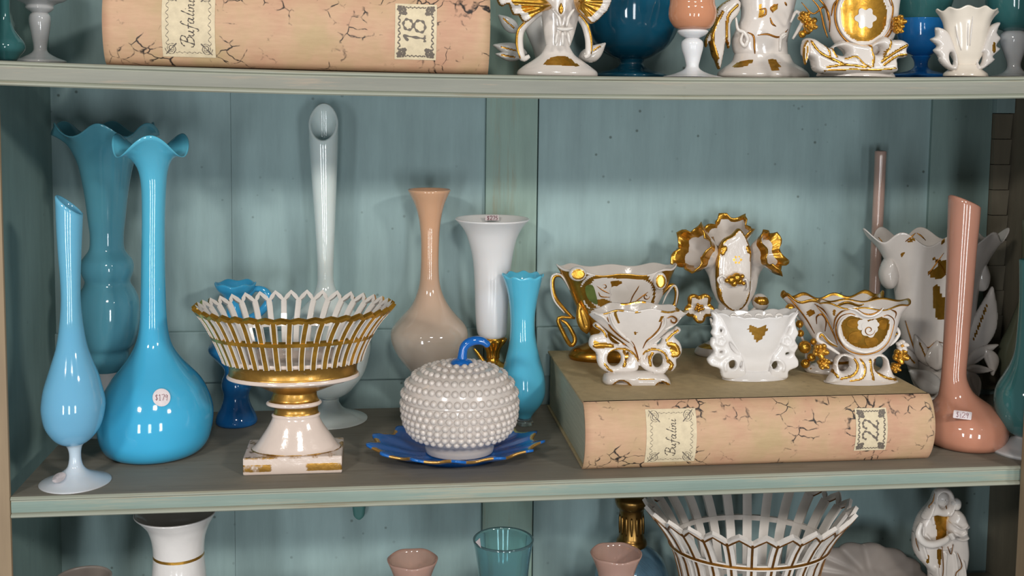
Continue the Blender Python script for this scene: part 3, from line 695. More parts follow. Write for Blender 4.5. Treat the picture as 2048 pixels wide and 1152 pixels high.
t, ls, Y = glassware('small_vase', 'slender aqua glass vase with scalloped rim and clear base, beside the book', 1049, 849, [
    ('base', 'clear', [(847, 1033, 1066), (845, 1032, 1067), (840, 1034, 1064), (834, 1034, 1063)], dict(inner=0)),
    ('body', 'aqua_milk', [(838, 1038, 1060), (833, 1034, 1063), (825, 1030, 1068), (812, 1017, 1079), (800, 1008.5, 1086), (785, 1004, 1090), (768, 1002.5, 1090.5), (750, 1004, 1088.5), (735, 1007, 1085), (715, 1012, 1079.5), (690, 1017.5, 1073.5), (660, 1020.5, 1069.5), (635, 1020.5, 1069.5), (610, 1019, 1072.5), (585, 1015, 1077.5), (565, 1009.5, 1082.5), (551, 1004, 1087)],
     dict(rim=lambda a: (.03*math.cos(9*a), .0012*math.cos(9*a)), t0=.9, n=70, inner=.5, seg=72))])

t, ls, Y = glassware('bottle_vase', 'coral pink glass bottle vase with slanted mouth and price label, right of the book', 1927, 886, [
    ('body', 'coral', [(886, 1868, 1990), (884, 1862, 1996), (872, 1852, 2003), (855, 1848, 2006), (838, 1850, 2004), (822, 1859, 1995), (808, 1872, 1977), (795, 1880, 1958), (782, 1882, 1943), (765, 1884, 1934), (745, 1885.5, 1930), (700, 1888.5, 1933.5), (600, 1893.5, 1942), (500, 1897, 1950), (440, 1898.5, 1956), (404, 1899, 1959)],
     dict(rim=lambda a: (-.02, -.0068*math.cos(a)), t0=.88, n=80, inner=.55, th=.003))])
sticker(t, ls[0], 1925, 830, 18.5, 8, '$129', round_=False, size=11, rot=.12)

t, ls, Y = glassware('footed_vase', 'dark teal glass vase on a white foot, cut by the right edge', 2052, 902, [
    ('foot', 'milk_grey', [(897, 1985, 2119), (895, 1984, 2120), (888, 2004, 2100), (876, 2030, 2074), (868, 2034, 2070)], dict(inner=0)),
    ('body', 'teal_glass', [(873, 2040, 2064), (866, 2022, 2082), (850, 2008, 2096), (825, 1998, 2106), (800, 1996, 2108), (775, 2001, 2103), (750, 2014, 2090), (725, 2026, 2078), (690, 2034, 2070), (600, 2040, 2064), (520, 2040, 2064)], dict(inner=.3))])
t, ls, Y = glassware('bottle_vase', 'olive grey glass bottle vase behind the dark teal vase at the right edge', 2052, 800, [
    ('body', 'olive_grey', [(835, 2022, 2082), (832, 2020, 2084), (800, 2014, 2090), (770, 2010, 2094), (740, 2004, 2100), (712, 2003, 2101), (690, 2007, 2097), (664, 2018, 2086), (630, 2030, 2074), (596, 2040, 2064), (540, 2044, 2060), (440, 2045, 2059)], dict(inner=.3))], Y=.2)
t, ls, Y = glassware('stem_vase', 'very thin pale pink clear glass stem vase at the back, beside the white leaf vase', 1737, 820, [
    ('body', 'pink_clear', [(826, 1712, 1762), (824, 1711, 1763), (818, 1722, 1752), (800, 1731, 1743), (740, 1731, 1749), (680, 1734.5, 1755), (590, 1738.5, 1759), (500, 1742, 1763), (400, 1746.5, 1768), (330, 1749.5, 1771), (303, 1750, 1772.5)], dict(inner=.8, th=.0022, n=70))], Y=.255)

# ------------------------------------------------------------------ oval basket compote
def sweep(P, Sd, Nn, wd, d, gold=(0,)):
    V, Fc, I = [], [], []
    for p, s_, n_ in zip(P, Sd, Nn):
        for a, b in ((-1, 1), (1, 1), (1, -1), (-1, -1)): V.append(p+s_*a*wd/2+n_*b*d/2)
    m = len(P)
    for i in range(m-1):
        for k in range(4):
            k2 = (k+1) % 4; Fc.append((4*i+k, 4*i+k2, 4*i+4+k2, 4*i+4+k)); I.append(1 if k in gold else 0)
    Fc += [(3, 2, 1, 0), (4*m-4, 4*m-3, 4*m-2, 4*m-1)]; I += [0, 0]
    return V, Fc, I
def lattice(t, L, NB, z_lo, z_mid, z_val, z_tip, wb_px, mats, q, midw=.005, line=False):
    """openwork wall: upright bars, a middle hoop and a zigzag rim, on the oval surface L"""
    m2 = PXM(L.Y)
    def pt(a, z, off=0):
        r, cx = L.rc(z); return np.array([cx+(r+off)*math.cos(a), L.Y+q*(r+off)*math.sin(a), z])
    def fr(a, z):
        n = np.array([q*math.cos(a), math.sin(a), 0]); n /= np.linalg.norm(n)
        e_ = pt(a, z+.002)-pt(a, z-.002); e_ /= np.linalg.norm(e_); n = n-e_*(n@e_); n /= np.linalg.norm(n); return n, e_, np.cross(e_, n)
    for k in range(NB):
        a = 2*math.pi*(k+.5)/NB; zs = np.linspace(z_lo, z_val, 9); P = [pt(a, z) for z in zs]; f = [fr(a, z) for z in zs]
        V, Fc, I = sweep(P, [x[2] for x in f], [x[0] for x in f], wb_px*m2, .0042)
        b = mesh_obj('lattice_bar', V, Fc, None, t, mats=mats[:2] if not line else ['porcelain', 'porcelain'], midx=I, smooth_=False)
        if line:
            V, Fc, I = sweep([pt(a, z, .0031) for z in zs], [x[2] for x in f], [x[0] for x in f], wb_px*m2*.24, .0009); mesh_obj('gilt_line', V, Fc, 'gold_brown', b, smooth_=False)
        else:
            for sd in (-1, 1):   # bare white edge of the bar
                V, Fc, I = sweep([p+x[2]*sd*wb_px*m2*.5+x[0]*.0006 for p, x in zip(P, f)], [x[2] for x in f], [x[0] for x in f], wb_px*m2*.16, .0036); mesh_obj('white_edge', V, Fc, 'porcelain', b, smooth_=False)
    def ring(zf, n, wd, d, name, mt, off=0):
        A = np.linspace(0, 2*math.pi, n+1); P = [pt(a, zf(a), off) for a in A]; f = [fr(a, zf(a)) for a in A]; P = np.array(P); Tn = np.gradient(P, axis=0)
        Tn[0] = Tn[-1] = P[1]-P[-2]; Sd = [np.cross(x[0], tt/np.linalg.norm(tt)) for x, tt in zip(f, Tn)]
        V, Fc, I = sweep(P, Sd, [x[0] for x in f], wd, d, (0, 1)); return mesh_obj(name, V, Fc, None, t, mats=mt, midx=I, smooth_=False)
    if z_mid: ring(lambda a: z_mid, 96, midw, .0045, 'hoop', mats[:2], .0006)
    zig = lambda a: z_val+(z_tip-z_val)*abs(2*((a*NB/(2*math.pi)) % 1)-1)*(1 if line else .62+.38*math.sin(a))
    o = ring(zig, NB*4, wb_px*m2*(.5 if line else .85), .0045, 'rim', mats[:2] if not line else ['porcelain', 'porcelain'], 0)
    if line: ring(lambda a: zig(a)-.0042, NB*4, .0024, .001, 'rim_line', ['gold_brown', 'gold_brown'], .0034)
Qc = .62
fl, fr_ = at_z(486, 951, 0), at_z(684, 947, 0); Wb = fr_[0]-fl[0]; Yc = float((fl[1]+fr_[1])/2+Wb*Qc/2)
t = thing('basket_compote', 'oval white and gold pierced porcelain basket compote on a square plinth', 'compote', (float((fl[0]+fr_[0])/2), Yc, 0))
zp = float(at_y(590, 914, Yc-Wb*Qc/2)[2])
bx0 = box(fl[0], fr_[0], Yc-Wb*Qc/2, Yc+Wb*Qc/2, .0002, zp, .0015)
import bmesh
bm = bmesh.new(); vs = [bm.verts.new(v) for v in bx0[0]]
for f in bx0[1]: bm.faces.new([vs[i] for i in f])
bmesh.ops.subdivide_edges(bm, edges=[e for e in bm.edges if e.calc_length() > .01], cuts=14, use_grid_fill=True); bm.verts.index_update()
PV = np.array([tuple(v.co) for v in bm.verts]); PF = [tuple(v.index for v in f.verts) for f in bm.faces]; bm.free()
pg = np.where((PV[:, 2] < zp*.6) & ((PV[:, 0] < fl[0]+.03) | (PV[:, 0] > fr_[0]-.035)) & (PV[:, 2] > .003), .62, .12); pg = np.where(PV[:, 2] > zp-.0022, .42, pg)
mesh_obj('plinth', PV, PF, 'gilt_worn', t, gilt=pg, smooth_=False)
cxp = 592
def crow(lst): return lst
Lf = Lathe([(903, 504, 681), (899, 502, 683), (893, 504, 681), (889, 509, 676), (882, 515, 671), (868, 525, 661), (852, 535.5, 649), (838, 543, 641), (832, 544.5, 639.5), (830, 543.5, 640.5), (827, 543.5, 641), (825, 547, 638), (818, 549, 636), (811, 547, 638), (808, 534, 642), (805, 532, 644), (802, 534, 642), (798, 541, 637), (790, 544, 634), (785, 546, 634), (782, 546, 635), (777, 534, 648), (770, 519, 666), (762, 500, 687), (757, 485, 700)], Yc, q=Qc, n=110, inner=0, z0=zp)
z_at = lambda py: float(at_y(592, py, Yc)[2])
zv = Lf.V[:, 2]
Lf.gild((zv < z_at(893)) & (zv > z_at(901)), .62).gild((zv > z_at(825)) & (zv < z_at(809.5)), .85).gild((zv > z_at(801)), .8)
Lf.gild((zv < z_at(835)) & (zv > z_at(890)), .16)
Lf.build('stem', 'gilt_worn', t)
Lb = Lathe([(760, 488, 697), (756, 470, 707), (753, 455, 718), (750, 453, 719), (747, 455, 718), (744, 457, 715), (738, 458, 714), (730, 457, 715), (722, 452, 719), (717, 447, 723), (713, 446, 724)], Yc, q=Qc, n=60, inner=.35, seg=96)
zv = Lb.V[:, 2]; Lb.gild((zv > z_at(745.5)) & (zv < z_at(718.5)) & (Lb.IN == 0), .8); Lb.build('bowl_base', 'gilt_worn', t)
Lk = Lathe([(718, 449, 722), (700, 441, 728), (680, 432, 737), (655, 419, 751), (632, 405, 768), (615, 391, 784), (603, 380, 794)], Yc, q=Qc)
lattice(t, Lk, 38, z_at(720), z_at(668), z_at(622), z_at(606), 10, ['porcelain', 'gold', 'porcelain'], Qc, midw=.0042)

# ------------------------------------------------------------------ leaf plate and hobnail dish
pc = at_z(912, 893, .012); Yp = float(pc[1]); q_p = .72
t = thing('leaf_plate', 'cobalt blue leaf-edged glass plate with gilt rim under the hobnail dish', 'plate', (float(pc[0]), Yp, 0))
Rp = 186*PXM(Yp); V, Fc, G = [], [], []; seg = 156; NL = 13
prof = [(0, .0062), (.38, .0062), (.46, .0068), (.6, .010), (.75, .0135), (.88, .0165), (.96, .0178), (1., .0182)]
low = [(1., .0156), (.96, .0148), (.85, .012), (.7, .0085), (.5, .0040), (.47, .0002), (.40, .0002), (.37, .0035), (0, .0035)]
allp = prof+low
for r, z in allp:
    for k in range(seg):
        a = 2*math.pi*k/seg; u = (a*NL/(2*math.pi)+.3) % 1; lf = abs(2*u-1); wv = max(0, (r-.5)/.5)**1.6
        rr = Rp*r*(1-.13*wv*(1-lf**1.4)); zz = z+.0035*wv*(lf-.5)-.0015*max(0, r-.3)*math.cos(a*NL*1.0)
        if r in (.40, .47) and z < .001: zz = z
        V.append((pc[0]+rr*math.cos(a), Yp+q_p*rr*math.sin(a), max(zz, .0002)))
        G.append(.8 if (r >= .95 and .2 < u < .85) else 0)
m = len(allp)
for i in range(m-1):
    for k in range(seg): k2 = (k+1) % seg; Fc.append((i*seg+k, (i+1)*seg+k, (i+1)*seg+k2, i*seg+k2))
gilt_porcelain('gilt_blue', white='#1c66b6', gold='#e0ad60', wear=.5, gr=.3)
mesh_obj('dish', V, Fc, 'gilt_blue', t, gilt=G)

zb = .0072
Yd = Yp; qd = .86
t = thing('hobnail_dish', 'white hobnail milk glass covered dish with a curled blue stem finial', 'dish', (float(at_y(919, 880, Yd)[0]), Yd, zb))
bowl_rows = [(896, 852, 986), (893, 850, 988), (887, 850, 988), (880, 846, 992), (872, 832, 1006), (858, 817, 1021), (840, 808, 1030), (822, 805, 1033), (806, 804, 1034), (797, 804, 1034)]
lid_rows = [(796.5, 806, 1032), (795, 803, 1035), (790, 804, 1034), (778, 807, 1031), (762, 815, 1023), (748, 828, 1010), (738, 846, 992), (731, 868, 970), (727, 888, 950), (726, 905, 935), (725.5, 918, 920)]
def hob(L, t0, t1, rows, rr, ph0=0):
    parts = []
    for j in range(rows):
        tt = t0+(t1-t0)*j/max(1, rows-1); r = np.interp(tt, L.t, L.r); z = np.interp(tt, L.t, L.z); cx = np.interp(tt, L.t, L.cx)
        i = np.searchsorted(L.t, tt); i = min(max(i, 1), len(L.t)-1); dr, dz = L.r[i]-L.r[i-1], L.z[i]-L.z[i-1]; nl = math.hypot(dr, dz); nr, nz = dz/nl, -dr/nl
        n = max(8, int(2*math.pi*r/(rr*2.12)))
        for k in range(n):
            a = 2*math.pi*(k+.5*(j % 2))/n
            c = (cx+(r+nr*rr*-.28)*math.cos(a), L.Y+L.q*(r+nr*rr*-.28)*math.sin(a), z+nz*rr*-.28); parts.append(ball(c, rr, u=8, v=6))
    return parts
Ld = Lathe(bowl_rows, Yd, z0=zb, q=qd, inner=.4, th=.003); rr = 7.6*PXM(Yd)
V, Fc, _ = merge((Ld.V, Ld.F), *hob(Ld, .40, .95, 6, rr)); mesh_obj('bowl', V, Fc, 'hobnail_milk', t)
Ll = Lathe(lid_rows, Yd, q=qd, inner=0); V, Fc, _ = merge((Ll.V, Ll.F), *hob(Ll, .10, .80, 6, rr)); lid = mesh_obj('lid', V, Fc, 'hobnail_milk', t)
st = [(924, 722), (925, 708), (928, 695), (936, 686), (950, 681), (964, 682), (974, 688)]
V, Fc = tube([at_y(x, y, Yd) for x, y in st], PXM(Yd)*np.array([11, 9.5, 9, 9.5, 9.5, 9, 8, 7]), seg=14)
e1 = ball(at_y(973.5, 688, Yd), PXM(Yd)*7.4); d1 = Lathe([(728, 903, 943), (725, 901, 945), (720, 905, 941), (716, 914, 932)], Yd, inner=0, n=20)
V, Fc, _ = merge((V, Fc), e1, (d1.V, d1.F)); mesh_obj('stem_finial', V, Fc, 'deep_blue', lid, label='curled cobalt blue stem')

# ================================================================== gilt porcelain on the book
ZB = HB+.0001
def scrolls(name, t, paths, Y, rad_px, mat='gold_line', off=0., seg=7):
    for p in paths:
        r = rad_px*PXM(Y); V, Fc = tube([at_y(x, y, Y-off) for x, y in p], [r*.5, r, r, r, r*.6], seg=seg, n=4); mesh_obj(name, V, Fc, mat, t)
def flower(name, t, cx, cy, R, Y, lobes=5, ph=0, mat='gilt', edge=5, heart='gold', T=.004, allgold=False):
    f = rel_obj(name, t, blossom(cx, cy, R, lobes, .26, 50, ph), Y, T=T, R=R*.55, edge=edge, mat=mat, step=max(1.6, R/14), allgold=allgold,
        ridges=[([(cx+R*.25*math.cos(a), cy+R*.25*math.sin(a)), (cx+R*.8*math.cos(a), cy+R*.8*math.sin(a))], R*.12, -.0015, False) for a in (ph+math.pi/lobes+2*math.pi*i/lobes for i in range(lobes))],
        dy=lambda x, y: .004*(1-np.clip(np.hypot(x-cx, y-cy)/R, 0, 1)**2))
    if heart:
        ps = [ball(at_y(cx+R*.17*math.cos(i*2.4)*math.sqrt(i/9.)*1.6, cy+R*.17*math.sin(i*2.4)*math.sqrt(i/9.)*1.6, Y-T-.001), R*.11*PXM(Y), u=8, v=6) for i in range(10)]
        V, Fc, _ = merge(*ps); mesh_obj('flower_centre', V, Fc, heart, f)
    return f
def leaf_out(x0, y0, x1, y1, wd, n=9, bend=0.):
    """pointed leaf outline from base to tip"""
    dx, dy = x1-x0, y1-y0; L = math.hypot(dx, dy); nx, ny = -dy/L, dx/L; a, b = [], []
    for i in range(n+1):
        t = i/n; w_ = wd*math.sin(math.pi*t**.8)**.9*(1-.1*t) if 0 < t < 1 else 0; c = bend*math.sin(math.pi*t)
        a.append((x0+dx*t+nx*(c+w_), y0+dy*t+ny*(c+w_))); b.append((x0+dx*t+nx*(c-w_), y0+dy*t+ny*(c-w_)))
    return a+b[::-1][1:-1]
def leaf(t, x0, y0, x1, y1, wd, Y, mat='gilt', gold=False, bend=0, T=.003, name='leaf', tilt=0., edge=0):
    mid = [(x0+(x1-x0)*k/4, y0+(y1-y0)*k/4) for k in range(1, 4)]
    return rel_obj(name, t, leaf_out(x0, y0, x1, y1, wd, bend=bend), Y, T=T, R=wd*.8, ridges=[(mid, 2.2, -.0012, gold, 1.6)], mat=mat, step=max(1.6, wd/9), edge=edge,
        dy=lambda x, y: tilt*np.clip(np.hypot(x-x0, y-y0)/max(1, math.hypot(x1-x0, y1-y0)), 0, 1)**2)
def oval_base(t, rows, Y, z0, q, gold=None, mat='gilt', name='base', **k):
    l = Lathe(rows, Y, z0=z0, q=q, inner=0, n=40, **k)
    if gold:
        for a, b in gold: l.band(a, b)
    l.build(name, mat, t); return l

# --- small white vase with fan mouth and openwork scrolls (front left on the book)
z = zoom(1160, 580, 5.4875)
Y14 = foot_y(1273, 764, ZB)
t = thing('spill_vase', 'small white fan-mouthed vase with gold scrolls, front left on the Bufalini 22 book', 'vase', (float(at_y(1273, 760, Y14)[0]), Y14, ZB))
def rim14(a): return (.02*math.cos(7*a), .0075*abs(math.sin(a))**1.5+.0014*math.cos(9*a))
Lc = Lathe([(730, 1269, 1292), (718, 1270, 1291), (705, 1264, 1296), (692, 1255, 1303), (680, 1241, 1315), (668, 1225, 1328), (656, 1210, 1341), (644, 1196, 1354), (634, 1184, 1365), (626, 1176, 1375)], Y14, q=.42, n=70, seg=96, rim=rim14, t0=.55, inner=.6)
Lc.gild((Lc.T > .985) & (np.sin(5*Lc.TH) > .2), .6).patch([z([(370, 255), (395, 260), (425, 340), (420, 385), (395, 350)]), z([(600, 240), (630, 200), (660, 240), (640, 255)]), z([(590, 460), (625, 465), (620, 490), (595, 490)]), z([(890, 290), (910, 300), (885, 345), (870, 335)])])
Lc.build('body', 'gilt', t)
lines('gilt_scroll', Lc, [z([(380, 395), (430, 460), (520, 530), (580, 590), (625, 700), (645, 770)]), z([(900, 340), (870, 420), (800, 500), (730, 560), (690, 640)]), z([(300, 300), (330, 400), (430, 500), (540, 580)]), z([(960, 310), (1010, 290), (1060, 320), (1040, 360), (1005, 350), (1000, 325)])], 2.0, 'gold_line', t)
lines('moulding', Lc, [z([(330, 260), (360, 360), (440, 470), (560, 570), (610, 650)]), z([(930, 290), (930, 380), (850, 480), (740, 570)]), z([(160, 260), (250, 290), (330, 380)]), z([(1110, 300), (1030, 380), (930, 440)])], 3.2, 'porcelain', t)
rel_obj('handle', t, z([(330, 900), (220, 850), (185, 780), (172, 690), (130, 650), (95, 600), (108, 520), (150, 490), (205, 480), (225, 450), (150, 405), (145, 372), (190, 355), (260, 420), (330, 500), (420, 575), (520, 620), (600, 690), (640, 790), (600, 890)]), Y14, T=.005, R=9,
    holes=[z(ell(372, 748, 78, 86)), z(ell(512, 725, 20, 48, .2)), z([(300, 480), (380, 530), (460, 585), (390, 590), (330, 545)])], step=1.7,
    ridges=[(z([(300, 700), (330, 660), (400, 630), (500, 640), (590, 700), (630, 770)]), 3, .002, True, 2.2), (z([(150, 600), (230, 590), (340, 600)]), 4, .002, True, 4), (z([(470, 660), (500, 730), (470, 820)]), 3, .0015, True, 3), (z([(260, 800), (300, 850), (340, 880)]), 3, .001, True, 2.5), (z([(160, 380), (240, 440), (280, 500)]), 3, .001, True, 2.2)],
    patches=[z([(140, 540), (200, 560), (300, 570), (330, 600), (250, 625), (150, 620)])])
rel_obj('handle', t, z([(640, 800), (680, 680), (740, 610), (840, 580), (900, 510), (960, 460), (1020, 430), (1060, 400), (1102, 425), (1085, 470), (1030, 505), (1090, 570), (1115, 660), (1085, 730), (1052, 760), (1052, 830), (1005, 890), (960, 872), (905, 920), (760, 900)]), Y14, T=.005, R=9,
    holes=[z(ell(850, 770, 58, 78)), z(ell(712, 720, 20, 42, .25)), z([(790, 580), (850, 540), (900, 520), (870, 590)])], step=1.7,
    ridges=[(z([(690, 690), (750, 640), (840, 640), (910, 680), (940, 740)]), 3, .002, True, 2.2), (z([(780, 680), (750, 740), (760, 810)]), 3, .0015, True, 3), (z([(960, 580), (1030, 600), (1060, 680), (1010, 700)]), 5, .002, True, 5), (z([(950, 760), (990, 800), (970, 860)]), 4, .002, True, 4), (z([(1060, 430), (990, 480), (930, 540)]), 3, .001, True, 2.2)],
    patches=[z([(970, 620), (1040, 580), (1085, 640), (1050, 700), (990, 690)])])
ob = [(250, 990), (280, 920), (380, 890), (560, 885), (760, 890), (900, 910), (960, 950), (985, 1010), (960, 1045), (920, 1040), (890, 1005), (850, 1012), (800, 1062), (650, 1068), (530, 1052), (480, 1005), (420, 990), (370, 1022), (310, 1038), (265, 1025)]
rel_obj('base', t, z(ob), Y14-.002, T=.013, R=12, step=1.9, ridges=[(z([(340, 1000), (420, 962), (490, 985), (540, 1030)]), 3, .001, True, 2.2), (z([(770, 1040), (830, 990), (890, 980), (950, 1010)]), 3, .001, True, 2.2), (z([(620, 945), (780, 950)]), 3, -.001, True, 1.4)])
fy = Lathe([(772, 1218, 1330), (769, 1220, 1328), (760, 1236, 1312), (748, 1262, 1298)], Y14, z0=ZB, q=.36, inner=0, n=20); fy.build('foot', 'gilt', t)

# --- white vase with a gold vine leaf
z = zoom(1400, 600, 6.4)
Y16 = foot_y(1508, 757, ZB)
t = thing('spill_vase', 'white openwork vase with a single gold vine leaf, centre front on the book', 'vase', (float(at_y(1508, 757, Y16)[0]), Y16, ZB))
def rim16(a): return (.03*math.cos(2*a)**3, .0025*math.cos(2*a)+.0016*abs(math.sin(8*a)))
Lc = Lathe([(745, 1478, 1540), (730, 1474, 1543), (712, 1468, 1550), (695, 1457, 1560), (676, 1447, 1569), (655, 1438, 1578), (638, 1431, 1586), (627, 1424, 1593)], Y16, q=.46, n=64, seg=96, rim=rim16, t0=.6, inner=.75)
hl = [(600, 375), (640, 355), (640, 325), (690, 330), (735, 365), (790, 335), (835, 320), (845, 350), (875, 372), (850, 400), (830, 440), (800, 470), (790, 500), (760, 520), (738, 548), (710, 520), (690, 490), (680, 450), (650, 420), (640, 395)]
Lc.patch([z(hl)], n=1); Lc.build('body', 'gilt_plain', t)
lz = [((150, 160), (190, 205), .9)]
for sx, out, hs in ((0, [(300, 1000), (245, 880), (130, 835), (88, 765), (120, 715), (170, 655), (128, 570), (140, 490), (165, 470), (138, 420), (160, 360), (150, 300), (165, 240), (135, 150), (210, 165), (300, 240), (380, 420), (450, 560), (520, 680), (560, 800), (560, 990)],
                     [ell(268, 390, 14, 28, -.3), [(365, 535), (395, 555), (440, 610), (488, 670), (470, 685), (420, 655), (380, 600)], ell(266, 660, 20, 14), ell(408, 818, 44, 58), ell(520, 822, 15, 44, .2)]),
                    (1, [(900, 990), (900, 800), (920, 690), (980, 560), (1060, 400), (1120, 260), (1200, 190), (1258, 150), (1215, 240), (1220, 330), (1252, 420), (1212, 510), (1248, 590), (1205, 680), (1250, 770), (1240, 850), (1130, 905), (1100, 1000)],
                     [[(1075, 410), (1100, 370), (1135, 342), (1130, 380), (1105, 425)], [(900, 670), (940, 600), (990, 545), (1008, 565), (985, 610), (940, 665), (910, 682)], ell(1112, 682, 28, 16, -.3), ell(950, 828, 42, 54), ell(842, 825, 20, 40, -.2)])):
    cz = (400, 830) if sx == 0 else (955, 835)
    rel_obj('handle', t, z(out), Y16-.006, T=.0035, R=5, holes=[z(h) for h in hs], step=1.7, mat='gilt_plain',
        ridges=[(z(curl(cz[0], cz[1], 105, 2.6 if sx == 0 else .5, 1.1 if sx == 0 else -1.1)), 3, .0022, False), (z(blossom(250 if sx == 0 else 1090, 510, 55, 5)), 3, .0016, False), (z([(190, 700), (240, 730), (290, 700)] if sx == 0 else [(1180, 640), (1130, 600), (1170, 560)]), 4, .0016, False)])
b = Lathe([(762, 1446, 1571), (758, 1444, 1573), (752, 1447, 1570), (746, 1458, 1558), (740, 1468, 1548)], Y16, z0=ZB, q=.42, inner=0, n=30); b.build('base', 'gilt_plain', t)
lines('scallop', Lc, [z(ell(x, 215, 46, 34, 0, 10)[5:]+ell(x, 215, 46, 34, 0, 10)[:1]) for x in (430, 610, 750, 880, 1010)], 2.6, 'porcelain', t)

# --- gold vase with a white rose in an amber cartouche
z = zoom(1550, 550, 4.8)
Y17 = foot_y(1720, 763, ZB)
t = thing('cabinet_vase', 'white and gold vase with a white rose on amber, front right on the book', 'vase', (float(at_y(1720, 763, Y17)[0]), Y17, ZB))
def rim17(a): return (.05*math.cos(2*a), .0022*math.cos(2*a)+.0016*math.cos(7*a))
Lc = Lathe([(716, 1706, 1752), (710, 1702, 1757), (700, 1690, 1770), (685, 1677, 1782), (665, 1669, 1790), (645, 1663, 1795), (628, 1656, 1800), (615, 1648, 1808), (606, 1641, 1815)], Y17, q=.55, n=80, seg=128, rim=rim17, t0=.6, inner=.75)
Lc.gild((Lc.T > .975), .8)
car = [(640, 460), (720, 395), (800, 410), (870, 430), (960, 420), (1040, 400), (1095, 440), (1090, 520), (1050, 610), (980, 680), (880, 705), (780, 690), (700, 640), (650, 560)]
Lc.patch([z(car), z([(560, 340), (580, 330), (575, 390), (555, 380)])])
Lc.build('body', 'gilt', t)
def decal(name, lat, poly, mat, parent, off=.0007, rings=(1., .66, .33)):
    P = smooth(poly, True, 3); c = P.mean(0); V, Fc = [], []; n = len(P)
    for f in rings:
        for p in P: V.append(lat.on(*(c+(p-c)*f), off))
    V.append(lat.on(*c, off)); e_ = len(V)-1
    for i in range(len(rings)-1):
        for k in range(n): k2 = (k+1) % n; Fc.append((i*n+k, (i+1)*n+k, (i+1)*n+k2, i*n+k2))
    for k in range(n): Fc.append((e_, (len(rings)-1)*n+(k+1) % n, (len(rings)-1)*n+k))
    return mesh_obj(name, V, Fc, mat, parent)
for p in ([(710, 430), (790, 425), (800, 500), (740, 510), (690, 480)], [(715, 570), (800, 540), (840, 600), (790, 650), (720, 640)], [(860, 610), (960, 600), (990, 650), (900, 690)], [(1000, 440), (1070, 440), (1060, 520), (1000, 510)]):
    decal('painted_leaf', Lc, z(p), 'amber', t, .0006)
for cx, cy, r in ((850, 480, 62), (950, 475, 50), (905, 520, 80)):
    decal('painted_rose', Lc, z(blossom(cx, cy, r, 5, .2, 24)), 'porcelain', t, .0009 if r < 70 else .0012)
lines('rose_petal', Lc, [z(curl(905, 530, 55, 0, 1.3))], 1.2, 'gold_line', t, .0012)
lines('moulding', Lc, [z([(800, 405), (720, 385), (640, 440), (615, 540), (660, 650), (760, 715), (880, 740), (990, 700), (1070, 620), (1105, 500), (1100, 420), (1030, 400)]), z([(700, 320), (780, 340), (850, 385), (920, 395), (1000, 360), (1040, 315)])], 3.6, 'porcelain', t)
lines('gilt_scroll', Lc, [z([(815, 420), (730, 370), (630, 400), (585, 500), (610, 620), (700, 720), (840, 762), (980, 735), (1080, 650), (1130, 520), (1140, 430), (1080, 385), (1020, 410)]), z([(720, 330), (640, 350), (580, 420), (560, 520)]), z([(780, 320), (850, 370), (940, 375), (1030, 320)]), z([(1110, 330), (1160, 360), (1150, 420)]), z([(400, 300), (480, 400), (560, 560), (600, 670)])], 1.9, 'gold_line', t)
rel_obj('pedestal', t, z([(500, 1010), (530, 960), (560, 880), (580, 800), (640, 760), (720, 760), (790, 790), (850, 780), (920, 760), (1010, 750), (1070, 790), (1090, 860), (1120, 940), (1160, 1000), (1150, 1030), (830, 1045), (510, 1035)]), Y17-.003, T=.008, R=10, step=1.8,
    holes=[z(ell(655, 850, 62, 76)), z(ell(988, 850, 60, 72))],
    ridges=[(z([(735, 790), (760, 860), (720, 940), (600, 975)]), 3, .0018, True, 2.4), (z([(800, 800), (830, 880), (800, 970), (690, 1000)]), 3, .0018, True, 2.2), (z([(880, 800), (890, 900), (915, 1010)]), 3, .0018, True, 2.4), (z([(925, 800), (940, 900), (1020, 960), (1130, 985)]), 3, .0018, True, 2.4), (z([(560, 800), (540, 900), (570, 960)]), 3, .0018, True, 2.4)])
b = Lathe([(772, 1651, 1792), (769, 1648, 1795), (764, 1650, 1793), (759, 1656, 1786), (755, 1668, 1774)], Y17, z0=ZB, q=.45, inner=0, n=30, seg=96); b.band(762.5, 766).build('base', 'gilt', t)
for cx, cy, R, ph in ((1210, 780, 75, .3), (1225, 680, 55, 1.), (1160, 890, 50, .5)): flower('flower', t, *z([(cx, cy)])[0], R/4.8, Y17-.004, ph=ph, edge=0, allgold=cy != 680, T=.005)
for cx, cy, R, ph in ((440, 730, 75, .2), (470, 850, 60, .8)): flower('flower', t, *z([(cx, cy)])[0], R/4.8, Y17-.002, ph=ph, edge=0, allgold=True, T=.005)
scrolls('handle', t, [z([(600, 690), (520, 640), (430, 560), (410, 620), (470, 660), (560, 720), (620, 760)]), z([(1080, 690), (1140, 640), (1190, 560), (1150, 500), (1110, 560), (1100, 640)])], Y17, 4.2, 'porcelain')
scrolls('gilt_scroll', t, [z([(600, 690), (520, 650), (450, 570), (430, 600)]), z([(1095, 690), (1120, 600), (1180, 560)])], Y17, 2.4, 'gold', off=.003)

